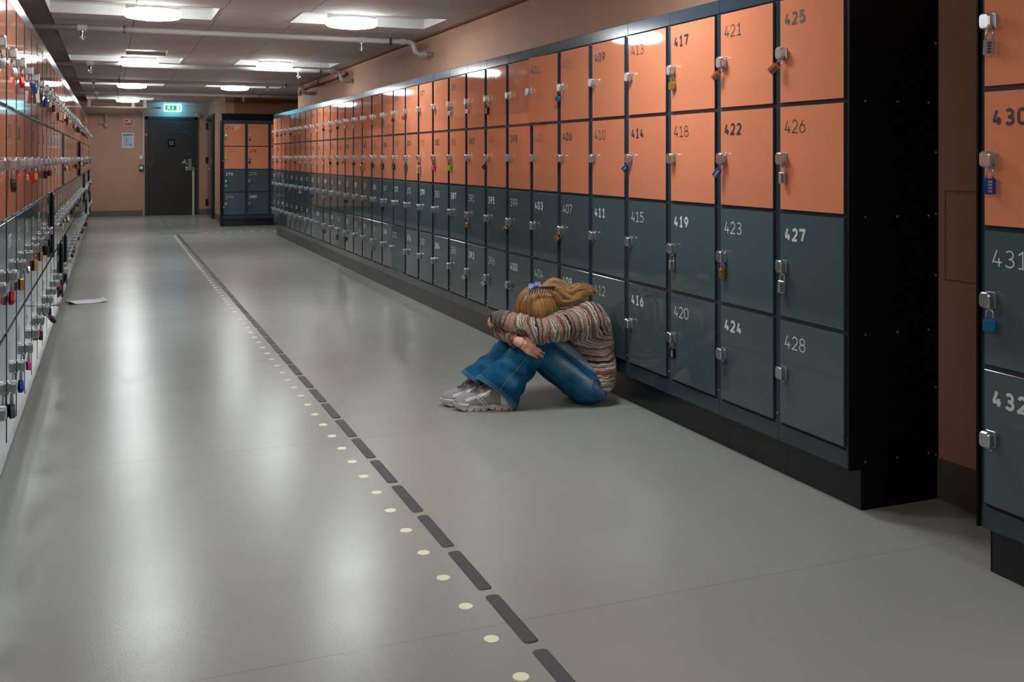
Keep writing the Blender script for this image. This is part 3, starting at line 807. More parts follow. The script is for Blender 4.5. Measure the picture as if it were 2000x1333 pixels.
def denim_mat():
    m, nt, b = new_mat('denim'); L = nt.links
    at = N(nt, 'ShaderNodeAttribute'); at.attribute_name = 'fade'
    ah = N(nt, 'ShaderNodeAttribute'); ah.attribute_name = 'hem'
    tc = N(nt, 'ShaderNodeTexCoord')
    n1 = setin(N(nt, 'ShaderNodeTexNoise'), Scale=14.0, Detail=5.0); L.new(tc.outputs['Object'], n1.inputs['Vector'])
    n2 = setin(N(nt, 'ShaderNodeTexNoise'), Scale=300.0, Detail=3.0); L.new(tc.outputs['Object'], n2.inputs['Vector'])
    a = N(nt, 'ShaderNodeMath', operation='MULTIPLY_ADD'); L.new(n1.outputs['Fac'], a.inputs[0]); a.inputs[1].default_value = .62; L.new(at.outputs['Fac'], a.inputs[2])
    r = ramp(nt, [(.08, srgb(6, 48, 76)), (.28, srgb(16, 88, 126)), (.52, srgb(72, 116, 142)), (.85, srgb(150, 172, 190))])
    mr = setin(N(nt, 'ShaderNodeMapRange'), From_Min=0.0, From_Max=1.3); L.new(a.outputs[0], mr.inputs['Value']); L.new(mr.outputs['Result'], r.inputs['Fac'])
    fl = ramp(nt, [(.3, (.75, .75, .78)), (.7, (1.2, 1.2, 1.2))]); L.new(n2.outputs['Fac'], fl.inputs['Fac'])
    mx = N(nt, 'ShaderNodeMixRGB', blend_type='MULTIPLY'); mx.inputs['Fac'].default_value = .7
    L.new(r.outputs['Color'], mx.inputs['Color1']); L.new(fl.outputs['Color'], mx.inputs['Color2'])
    hr = ramp(nt, [(0.0, (0, 0, 0)), (.001, (.55, .55, .55)), (.10, (.2, .2, .2)), (.75, (.25, .25, .25)), (.8, (.9, .9, .9)), (.95, (.8, .8, .8)), (1.0, (0, 0, 0))]); L.new(ah.outputs['Fac'], hr.inputs['Fac'])
    m2 = N(nt, 'ShaderNodeMixRGB'); L.new(hr.outputs['Color'], m2.inputs['Fac']); L.new(mx.outputs['Color'], m2.inputs['Color1']); m2.inputs['Color2'].default_value = srgb(110, 142, 166)
    L.new(m2.outputs['Color'], b.inputs['Base Color']); b.inputs['Roughness'].default_value = .85; b.inputs['Specular IOR Level'].default_value = .2
    bp = setin(N(nt, 'ShaderNodeBump'), Strength=.35, Distance=.0012); L.new(n2.outputs['Fac'], bp.inputs['Height'])
    bp2 = setin(N(nt, 'ShaderNodeBump'), Strength=.5, Distance=.008); n3 = setin(N(nt, 'ShaderNodeTexNoise'), Scale=26.0, Detail=2.0, Distortion=.6); L.new(tc.outputs['Object'], n3.inputs['Vector'])
    L.new(n3.outputs['Fac'], bp2.inputs['Height']); L.new(bp.outputs['Normal'], bp2.inputs['Normal']); L.new(bp2.outputs['Normal'], b.inputs['Normal'])
    return m
def hair_mat():
    m, nt, b = new_mat('hair_blond'); L = nt.links
    at = N(nt, 'ShaderNodeAttribute'); at.attribute_name = 'tone'
    r = ramp(nt, [(0, srgb(96, 66, 40)), (.35, srgb(158, 112, 68)), (.7, srgb(206, 158, 100)), (1, srgb(236, 200, 148))])
    L.new(at.outputs['Fac'], r.inputs['Fac']); L.new(r.outputs['Color'], b.inputs['Base Color'])
    b.inputs['Roughness'].default_value = .42; b.inputs['Specular IOR Level'].default_value = .5
    return m
M['skin'] = skin_mat(); M['knit'] = knit_mat(); M['denim'] = denim_mat(); M['hair'] = hair_mat()
M['thread'] = paint('seam_thread', srgb(120, 152, 176), .8); M['thread_d'] = paint('seam_dark', srgb(12, 40, 62), .9)

# body: one continuous figure ---------------------------------------------------------------
hu = np.array((-.80, -.10, .22)); hu /= np.linalg.norm(hu)       # chin to crown
hf = np.array((-.28, -.05, -.96)); hf -= hu*hf.dot(hu); hf /= np.linalg.norm(hf)   # where the face looks
hs = np.cross(hu, hf)
HR = np.stack([hs, hf, hu], 1)
def hp(x, y, z): return tuple(HC+hs*x+hf*y+hu*z)
f = Field((1.47, 4.28, -.01), (2.37, 4.82, .63), .0032)
f.ell((2.215, 4.55, .13), (.10, .145, .105), .03)
f.ell((2.225, 4.55, .24), (.085, .12, .12), .05); f.ell((2.205, 4.55, .35), (.095, .14, .12), .05); f.ell((2.15, 4.55, .42), (.085, .14, .07), .05)
f.cap((2.13, 4.545, .445), (2.03, 4.535, .465), .052, .048, .03)
for h_, k_, a_ in ((hipL, kneeL, ankL), (hipR, kneeR, ankR)):
    f.cap(h_, k_, .078, .052, .03); 
    mid = tuple(np.array(k_)*.65+np.array(a_)*.35); f.cap(k_, mid, .050, .050, .02); f.cap(mid, a_, .046, .024, .02)
for a_, t_ in ((ankL, (1.60, 4.590, .035)), (ankR, (1.565, 4.68, .035))):
    f.cap(a_, t_, .024, .020, .02); f.cap((a_[0]+.025, a_[1], .04), t_, .020, .018, .02)
f.cap(shL, elL, .048, .036, .03); f.cap(elL, wrL, .036, .024, .02)
f.cap(shR, elR, .046, .036, .03); f.cap(elR, wrR, .036, .023, .02)
# head
f.ell(hp(0, -.005, .004), (.068, .082, .086), .012, R=HR); f.ell(hp(0, .030, -.045), (.052, .050, .062), .03, R=HR)
f.cap(hp(0, .078, .0), hp(0, .098, -.028), .008, .011, .008); f.cap(hp(0, .092, -.052), hp(0, .082, -.064), .013, .012, .01)
for sx in (-1, 1):
    f.ell(hp(sx*.073, 0, -.012), (.010, .018, .028), .004, R=HR); f.ell(hp(sx*.030, .068, .010), (.018, .012, .010), .008, R=HR)
# right hand lying over the near shin
Wd = np.array(wrR); Td = np.array((1.912, 4.400, .283)); d = Td-Wd; d /= np.linalg.norm(d)
nb = np.array((-.42, -.84, .36)); nb -= d*nb.dot(d); nb /= np.linalg.norm(nb); sd = np.cross(d, nb); sd = sd if sd[2] > 0 else -sd
def hd(x, y, z): return tuple(Wd+d*x*1.06+sd*y*1.10+nb*(z+.013))
def hand(f, hd, mir=1):
    f.cap(hd(0, 0, 0), hd(.03, 0, .002), .019, .021, .012)
    kn = [(.070, .0245, .003), (.073, .0080, .006), (.070, -.0085, .004), (.063, -.0240, .0)]
    ln = [.058, .064, .060, .048]; sp = [-.02, -.01, .0, .03]
    for (x, y, z), l, a in zip(kn, ln, sp):
        f.cap(hd(.012, y*.45, 0), hd(x, y, z), .0125, .0105, .008)
        p1 = (x+l*.50, y+l*.50*a, z-.004); p2 = (p1[0]+l*.32, p1[1]+l*.3*a, p1[2]-.009); p3 = (p2[0]+l*.24, p2[1]+l*.2*a, p2[2]-.011)
        f.cap(hd(x, y, z), hd(*p1), .0094, .0084, .0015); f.cap(hd(*p1), hd(*p2), .0084, .0077, .0015); f.cap(hd(*p2), hd(*p3), .0077, .0064, .0015)
    f.cap(hd(.018, .014, -.006), hd(.045, .036, -.014), .0135, .0105, .008); f.cap(hd(.045, .036, -.014), hd(.074, .040, -.022), .0100, .0082, .003); f.cap(hd(.074, .040, -.022), hd(.090, .034, -.028), .0082, .0070, .002)
hand(f, hd)
# left hand, closed around the far upper arm
W2 = np.array(wrL); d2_ = np.array((-.35, .90, -.25)); d2_ /= np.linalg.norm(d2_); nb2 = np.array((-.75, -.25, .6)); nb2 -= d2_*nb2.dot(d2_); nb2 /= np.linalg.norm(nb2); sd2 = np.cross(d2_, nb2)
hand(f, lambda x, y, z: tuple(W2+d2_*x*.8+sd2*y+nb2*z))
P, F = f.mesh(2); body = field_obj('body', P, F, M['skin'], person, origin=PO)

# jeans --------------------------------------------------------------------------------------
hn = np.array((-.65, .06, -.755)); hn /= np.linalg.norm(hn)
f = Field((1.56, 4.335, -.012), (2.37, 4.80, .46), .0042)
f.ell((2.205, 4.55, .112), (.120, .160, .112), .02)
legs = []
for sgn, h_, k_, a_, oy in ((0, hipL, kneeL, ankL, 0), (1, hipR, kneeR, ankR, .0)):
    h_, k_, a_ = map(np.array, (h_, k_, a_))
    f.cap(h_, k_, .103, .080, .03)
    m_ = k_*.55+a_*.45
    f.cap(k_, m_, .080, .074, .03)
    Hc = a_+np.array((-.028, -.025 if sgn == 0 else 0, .012))
    fe = Hc+np.array((-.052, 0, .045)); be = Hc+np.array((.068, 0, -.056))
    ext = hn*.04
    f.cap(m_, fe+ext, .070, .058, .03); f.cap(m_, be+ext, .070, .060, .03); f.cap(m_, Hc+ext, .070, .070, .03)
    legs.append((h_, k_, a_, Hc, m_))
def wr(X, Y, Z):  # creases
    return 0
X, Y, Z = f.coords(tuple(slice(0, int(q)) for q in f.n))
w_ = np.zeros_like(X)
for h_, k_, a_, Hc, m_ in legs:
    ax = (a_-k_)/np.linalg.norm(a_-k_)
    t = (X-k_[0])*ax[0]+(Y-k_[1])*ax[1]+(Z-k_[2])*ax[2]
    ph = 14*(X-k_[0])-22*(Z-k_[2])+30*(Y-k_[1])
    g1 = np.exp(-((t-.20)/.07)**2)*((Y < 4.57) if k_[1] < 4.55 else (Y >= 4.57))
    w_ += g1*.0055*np.sin(ph*1.9+t*40)+g1*.004*np.sin(95*(Y-k_[1])+t*30)
    dk = np.sqrt((X-k_[0])**2+(Y-k_[1])**2+(Z-k_[2])**2)
    w_ += np.exp(-((dk-.09)/.05)**2)*.003*np.sin(120*(X-Z))
w_ += .0045*np.sin(38*X+22*Z)*np.sin(44*Z-17*Y)
for (x0_, z0_, wx, dirx, dirz, fr_, am) in ((1.99, .20, .09, .6, .8, 95, .0028), (2.12, .13, .08, .5, .86, 80, .0035), (1.74, .17, .07, .8, .6, 70, .005), (1.83, .27, .07, .9, -.3, 90, .003)):
    w_ += 1.7*am*np.exp(-((X-x0_)**2+(Z-z0_)**2)/wx**2)*(1-np.abs(np.sin((X*dirx+Z*dirz)*fr_*.5+Y*25)))*-1.6
dh = np.sqrt((X-2.20)**2+(Z-.12)**2)
w_ += np.exp(-(dh/.10)**2)*.004*np.sin(90*(X+.7*Z))
f.v += w_.astype(np.float32)
base = f.v.copy()
side = Y < 4.573
for q, (h_, k_, a_, Hc, m_) in enumerate(legs):
    hnn = hn
    dd = (X-Hc[0])*hnn[0]+(Y-Hc[1])*hnn[1]+(Z-Hc[2])*hnn[2]
    dd = dd-.010*np.clip(((X-Hc[0])*.75-(Z-Hc[2])*.65)/.1, -1, 1)**2
    reg = (side if q == 0 else ~side) & (X < k_[0]-.02)
    cut = np.where(reg, dd, -1)
    f.v = np.maximum(f.v, cut)
    hol = np.maximum(base+.012, -(dd+.07))
    f.v = np.where(reg, np.maximum(f.v, -hol), f.v)
f.v = np.maximum(f.v, -(Z+.0015)+.0)
P, F = f.mesh(2)
fade = np.zeros(len(P)); hem = np.zeros(len(P))
for q, (h_, k_, a_, Hc, m_) in enumerate(legs):
    own = (P[:, 1] < 4.573) if q == 0 else (P[:, 1] >= 4.573)
    ba = k_-h_; t = np.clip((P-h_).dot(ba)/ba.dot(ba), -.4, 1.0); r_ = P-h_-t[:, None]*ba; r_ /= np.linalg.norm(r_, axis=1)[:, None]+1e-9
    upv = np.array((-.55, 0, .83)); upv = upv*0+np.array((.59, 0, .80))
    cu = r_.dot(upv)
    ft = np.clip((cu-.40)/.25, 0, 1)*1.15*np.clip((t+.2)*2, 0, 1)+np.clip((.22-cu)/.22, 0, 1)*.74*np.clip((.95-t)*2.5, 0, 1)
    b2 = a_-k_; t2 = (P-k_).dot(b2)/b2.dot(b2)
    onth = np.clip((.15-t2)*6, 0, 1)*(P[:, 0] > 1.90)
    fs = .12*np.clip(np.sin(t2*9+P[:, 1]*40), 0, 1)
    fade = np.where(own, ft*onth+fs*(1-onth), fade)
    dd = (P-Hc).dot(hn); dd = dd-.010*np.clip(((P[:, 0]-Hc[0])*.75-(P[:, 2]-Hc[2])*.65)/.1, -1, 1)**2
    hm = np.clip((dd+.020)/.020, 0, 1)*(P[:, 0] < k_[0]-.02)
    hem = np.where(own, hm, hem)
jeans = field_obj('jeans', P, F, M['denim'], person, {'fade': fade, 'hem': hem}, PO)
def bvh(P, F): return BVHTree.FromPolygons(P.tolist(), F.tolist())
bj = bvh(P, F)
camloc = Vector((0, 0, 1.224))
CF = 1960.7
def pix_ray(u, v):
    a = (u-1000)/CF; b_ = -(v-306.5)/CF; c, s = math.cos(YAW), math.sin(YAW)
    return Vector((c*a+s, -s*a+c, b_)).normalized()
def on_surf(bv, u, v, lift=.0015):
    h = bv.ray_cast(camloc, pix_ray(u, v))
    return None if h[0] is None else h[0]+h[1]*lift
def line_on(bv, pts, n=24, lift=.0012):
    out = []
    sp = spline([(p[0], p[1], 0) for p in pts], 10)
    for p in sp:
        q = on_surf(bv, p[0], p[1], lift)
        if q is not None and (not out or (q-out[-1]).length < .05): out.append(q)
    return [tuple(q-Vector(PO)) for q in out]
def seam(name, pts, mat, r=.0012, parent=jeans, bv=bj):
    L_ = line_on(bv, pts)
    if len(L_) > 3: MB().tube(L_, r, 5).obj(name, mat, parent, smooth=True)
seam('side_seam', [(1028, 700), (1010, 722), (990, 745), (972, 768), (964, 775)], M['thread'], .0010)
seam('side_seam', [(1082, 662), (1105, 690), (1130, 715), (1158, 738)], M['thread'], .0010)
seam('side_seam', [(1083, 664), (1106, 693), (1131, 718), (1157, 741)], M['thread_d'], .0011)
seam('pocket_seam', [(1159, 737), (1165, 741), (1172, 744)], M['thread'], .0010)
seam('pocket_seam', [(1159, 739), (1156, 750), (1153, 760)], M['thread'], .0009)
seam('pocket_seam', [(1162, 741), (1159, 752), (1157, 762)], M['thread_d'], .0009)

# sweater ------------------------------------------------------------------------------------
spine = [(2.045, 4.54, .475), (2.12, 4.55, .455), (2.19, 4.55, .395), (2.225, 4.55, .30), (2.235, 4.55, .19), (2.23, 4.55, .06)]
f = Field((1.715, 4.27, .02), (2.37, 4.86, .56), .0042)
f.ell((2.240, 4.55, .140), (.108, .192, .118), .03); f.ell((2.234, 4.55, .25), (.114, .172, .13), .05)
f.ell((2.208, 4.55, .355), (.128, .170, .120), .05); f.ell((2.175, 4.55, .425), (.110, .165, .082), .05)
f.cap((2.14, 4.545, .455), (2.075, 4.54, .470), .075, .068, .04)
f.cap(shL, np.array(shL)*.45+np.array(elL)*.55, .082, .066, .05); f.cap(np.array(shL)*.45+np.array(elL)*.55, elL, .066, .057, .03)
f.cap(elL, (1.835, 4.460, .412), .056, .051, .02); f.cap((1.835, 4.460, .412), (1.766, 4.535, .434), .051, .043, .02); f.cap((1.766, 4.535, .434), (1.752, 4.572, .434), .043, .038, .015)
f.cap(shR, elR, .072, .045, .03)
f.cap(elR, (1.800, 4.50, .350), .040, .034, .003); f.cap((1.800, 4.50, .350), (1.797, 4.448, .345), .034, .038, .003)
X, Y, Z = f.coords(tuple(slice(0, int(q)) for q in f.n))
# loose folds: sleeve rings, creases from the armpit, billows on the back
Pf = np.stack([X.ravel(), Y.ravel(), Z.ravel()], 1)
near = np.abs(f.v.ravel()) < .03
Pn = Pf[near].astype(float)
AL = [shL, elL, (1.835, 4.460, .412), (1.755, 4.568, .434)]; RL = [.08, .057, .050, .038]
AR = [shR, elR, (1.800, 4.50, .350), wrR]; RR = [.075, .050, .038, .038]
def weights(Pn):
    out = []
    for pts, rr, s0 in ((spine, [.07, .1, .13, .13, .13, .12], 0.0), (AL, RL, .06), (AR, RR, .06)):
        D_, S_ = arc_param(Pn, pts, rr, s0, .3); out.append((D_, S_*(.62 if s0 == 0 else 1)))
    D = np.stack([o[0] for o in out]); S = np.stack([o[1] for o in out])
    W = np.exp(-np.clip(D-D.min(0), 0, 1)/.028); W /= W.sum(0); return W, S
W, S = weights(Pn)
fold = W[1]*(.0038*np.sin(S[1]*2*PI/.036+Pn[:, 2]*30)+.002*np.sin(S[1]*2*PI/.019)) + W[2]*.0025*np.sin(S[2]*2*PI/.03) \
     + W[0]*(.006*np.sin(Pn[:, 2]*52+Pn[:, 0]*34+3*np.sin(Pn[:, 1]*18))*np.clip((.36-Pn[:, 2])/.15, 0, 1)+.003*np.sin(Pn[:, 0]*70+Pn[:, 2]*45))
vv = f.v.ravel(); vv[near] += fold.astype(np.float32); f.v = vv.reshape(f.v.shape)
# lower edge: hem rises towards the front; cuff opening
hemd = (.050+.013*np.sin(X*60+Y*20)+.105*np.clip((2.235-X)/.10, 0, 2.0)**1.1)-Z
f.v = np.where(X > 2.02, np.maximum(f.v, np.where(Z < .3, hemd, -1)), f.v)
cd = np.array((0, -.92, -.38)); cd /= np.linalg.norm(cd)
cc = np.array((1.797, 4.440, .347))
dd = (X-cc[0])*cd[0]+(Y-cc[1])*cd[1]+(Z-cc[2])*cd[2]
loc = ((X-cc[0])**2+(Y-cc[1])**2+(Z-cc[2])**2) < .07**2
f.v = np.where(loc & (X < 1.86) & (Z < .40), np.maximum(f.v, dd), f.v)
f.cap(cc-cd*.02, cc+cd*.03, .030, .032, 0, 's')
f.v = np.maximum(f.v, X-2.3525)
P, F = f.mesh(2)
W, S = weights(P)
s_ = (W*S).sum(0); s_ = s_+.02*np.clip((.30-P[:, 2])/.2, 0, 1)*(P[:, 0]-2.2)/.1*0
cuff = np.clip((S[1]-(.06+.273+.095+.085))/.006, 0, 1)*(W[1] > .5)+np.clip(1-np.abs((P-cc).dot(cd)+.006)/.009, 0, 1)*(np.linalg.norm(P-cc, axis=1) < .06)
sweater = field_obj('sweater', P, F, M['knit'], person, {'s': s_, 'cuff': np.clip(cuff, 0, 1)}, PO)
bs = bvh(P, F)

# hair ---------------------------------------------------------------------------------------
HB = HC+np.array((.0, 0, .0))
f = Field(HC-.14, HC+np.array((.22, .14, .14)), .004)
f.ell(HB+np.array((-.004, 0, .002)), (.094, .086, .092), .02); f.cap(HB+np.array((.05, .0, .02)), HB+np.array((.13, .0, -.02)), .065, .05, .03)
P, F = f.mesh(2)
hair = field_obj('hair', P, F, M['hair'], person, {'tone': np.full(len(P), .10)}, PO)
rs = np.random.RandomState(3)
SV = []; SF = []; ST = []
def strand(pts, r, tone, n=3):
    V, F_ = tube(pts, r, n, cap=False); k = len(SV)
    SV.extend(V); SF.extend([tuple(i+k for i in q) for q in F_]); ST.extend([tone]*len(V))
clipA = HB+np.array((-.062, -.045, .083)); clipB = HB+np.array((.052, -.030, .092))
def sph(az, el, R_): return HB+np.array((math.cos(az)*math.cos(el)*R_[0], math.sin(az)*math.cos(el)*R_[1], math.sin(el)*R_[2]))
R0 = np.array((.100, .094, .100))
for i in range(5200):
    u = rs.rand(); a0 = clipA+(clipB-clipA)*u
    az = PI+ (u*1.45)*PI*.75 + rs.normal(0, .10)+.15      # spread: left .. towards the camera .. right
    if rs.rand() < .25: az = rs.rand()*2*PI
    el1 = -.75+rs.normal(0, .12); cl = rs.normal(0, .10)
    lift = 1+rs.normal(0, .014)+.012*math.sin(az*17)
    st = (a0-HB)/R0; st = st/np.linalg.norm(st)
    en = np.array((math.cos(az+.30)*math.cos(el1), math.sin(az+.30)*math.cos(el1), math.sin(el1)))
    md = np.array((math.cos(az)*math.cos(.12), math.sin(az)*math.cos(.12), math.sin(.12)))
    pts = []
    for k in range(13):
        t = k/12
        q = st*(1-t)**2+md*2*t*(1-t)*1.0+en*t*t; q = q/np.linalg.norm(q)
        rr = lift+.05*math.sin(PI*t)+.012*math.sin(6*t+cl*30)
        pts.append(HB+q*R0*rr)
    tone = .62+.13*math.sin(az*31+4*math.sin(az*9))+.10*math.sin(az*5)+rs.normal(0, .16)
    if math.cos(az-PI) > .55: tone -= .15  # left side of the head: shade painted into the strand tone
    strand(pts, np.linspace(.0009, .0006, 13), min(1, max(0, tone)))
def px(u, v, Y_):
    r = pix_ray(u, v); return np.array(camloc)+np.array(r)*(Y_-camloc.y)/r.y
# the pony tail that falls over the shoulder, and loose side locks
tails = [
 ([(1062, 563, 4.50), (1080, 552, 4.50), (1098, 560, 4.49), (1112, 574, 4.47), (1132, 566, 4.47), (1152, 568, 4.47)], .017, 620, .62),
 ([(1066, 566, 4.48), (1086, 562, 4.47), (1100, 576, 4.46), (1116, 584, 4.45), (1134, 576, 4.45), (1152, 572, 4.46)], .015, 560, .66),
 ([(1068, 570, 4.47), (1084, 576, 4.46), (1094, 590, 4.45), (1112, 591, 4.44), (1128, 584, 4.44), (1140, 578, 4.45)], .012, 380, .50),
 ([(1070, 560, 4.53), (1090, 556, 4.54), (1110, 566, 4.54), (1130, 560, 4.53), (1146, 562, 4.52), (1162, 572, 4.51)], .015, 420, .55),
 ([(1076, 580, 4.45), (1086, 592, 4.45), (1092, 602, 4.45), (1104, 603, 4.44), (1116, 598, 4.44)], .009, 220, .35),
 ([(1078, 590, 4.46), (1085, 602, 4.45), (1084, 616, 4.44), (1078, 628, 4.43)], .010, 220, .28),  # this lock and the next: shade by the neck put into a low tone
 ([(1090, 597, 4.47), (1096, 606, 4.46), (1090, 616, 4.45), (1086, 626, 4.45)], .010, 180, .2),
]
for pts_, rad, cnt, tn in tails:
    C_ = np.array(spline([tuple(px(*p)) for p in pts_], 5)); m_ = len(C_)
    T_ = np.gradient(C_, axis=0); T_ /= np.linalg.norm(T_, axis=1)[:, None]
    U_ = np.cross(T_, np.array((0, -1, .1))); U_ /= np.linalg.norm(U_, axis=1)[:, None]; V_ = np.cross(T_, U_)
    tt = np.linspace(0, 1, m_)
    for i in range(int(cnt*1.6)):
        a = rs.rand()*2*PI; q = math.sqrt(rs.rand())*rad; ph = rs.rand()*6.28; w1 = rs.normal(0, .0035); sp = rs.normal(0, .6); dr = rs.normal(0, .006, 3)
        wid = (.45+1.0*np.sin(np.clip(tt*1.35+.12, 0, 1)*PI)**.8*.6+.25*tt)
        ca = a+sp*tt
        off = U_*(q*np.cos(ca)*wid)[:, None]+V_*(q*np.sin(ca)*wid)[:, None]+U_*(w1*np.sin(tt*11+ph))[:, None]
        end = m_-rs.randint(0, 5)
        strand((C_+off+dr*(tt**2)[:, None])[:end], .0008, min(1, max(0, tn+.22*math.cos(a*3+ph*.2)+rs.normal(0, .14))))
for i in range(0):   # fly-away hairs
    az = PI*1.2+rs.rand()*PI*.9; el = .9-rs.rand()*1.6
    p = sph(az, el, R0*1.03); q = p+rs.normal(0, .02, 3); r2 = q+rs.normal(0, .025, 3)+np.array((0, -.01, -.01))
    strand([p, (p+q)/2+rs.normal(0, .004, 3), q, r2], .0005, .8)
me = bpy.data.meshes.new('strands'); SVa = np.array(SV)-np.array(PO)
me.from_pydata(SVa.tolist(), [], SF); me.polygons.foreach_set('use_smooth', [True]*len(me.polygons))
at = me.attributes.new('tone', 'FLOAT', 'POINT'); at.data.foreach_set('value', np.array(ST, np.float32)); me.materials.append(M['hair'])
so = bpy.data.objects.new('strands', me); col.objects.link(so); so.parent = hair; so['kind'] = 'stuff'

# claw clip in the hair -----------------------------------------------------------------------
M['clip'] = paint('clip_blue', srgb(160, 178, 224), .25, var=.02, coat=.5)
M['clip_dark'] = paint('clip_smoke', srgb(74, 74, 84), .25, coat=.4)
c0 = px(1034, 567, 4.428); c1 = px(1082, 564, 4.434)
ax = (c1-c0); Lc = np.linalg.norm(ax); ax /= Lc; up = np.array((.0, -.35, .94)); up -= ax*up.dot(ax); up /= np.linalg.norm(up); bk = np.cross(ax, up)
clip = empty('hair_claw_clip', tuple(c0)); tag(clip, 'pale blue and smoky claw clip with dark teeth holding up the blond hair', 'hair clip')
def cp(x, y, z): return tuple(ax*x+bk*y+up*z)
def jaw(name, x0, x1, zt, mat, yy):
    m = MB(); n_ = 10; V = []; F_ = []
    for i in range(n_+1):
        t = i/n_; x = x0+(x1-x0)*t; arch = .006*math.sin(PI*t)
        for (dy, dz) in ((0, 0), (.004, .010), (.011, zt*.85), (.014, zt), (.010, zt+.003), (.006, zt*.8), (-.003, .008), (-.004, -.001)):
            V.append(cp(x, yy*(dy+.002), dz+arch*.5))
        if i:
            for k in range(8): a_ = (i-1)*8+k; b_ = (i-1)*8+(k+1) % 8; F_.append((a_, b_, b_+8, a_+8))
    F_ += [tuple(range(7, -1, -1)), tuple(range(n_*8, n_*8+8))]
    m.add(V, F_); return m.obj(name, mat, clip)
jaw('jaw', -.004, .026, .024, M['clip'], -1); jaw('jaw', .029, .060, .030, M['clip'], -1)
jaw('jaw', .010, Lc+.004, .011, M['clip_dark'], .3)
for i in range(10):
    x = .004+i*(Lc-.004)/9.5
    MB().tube([cp(x, .002, .004), cp(x-.002, .006, -.010), cp(x-.005, .004, -.024)], [.0030, .0024, .0010], 6).obj('tooth', M['clip_dark'], clip)
MB().tube([cp(.02, 0, .016), cp(.045, 0, .018)], .004, 8).obj('hinge', M['clip_dark'], clip)

# hair tie on the wrist --------------------------------------------------------------------------
tc_ = np.array(hd(.014, 0, .001)); tie = empty('hair_tie', tuple(tc_)); tag(tie, 'thin brown elastic hair tie around the bare wrist', 'hair tie')
MB().tube([tuple(sd*.0258*math.cos(a)+nb*(.012+.0245*math.sin(a))+d*.004*math.sin(a)) for a in np.linspace(0, 2*PI, 29)[:-1]], .0018, 6, closed=True).obj('elastic_band', M['lock_copper'], tie, smooth=True)

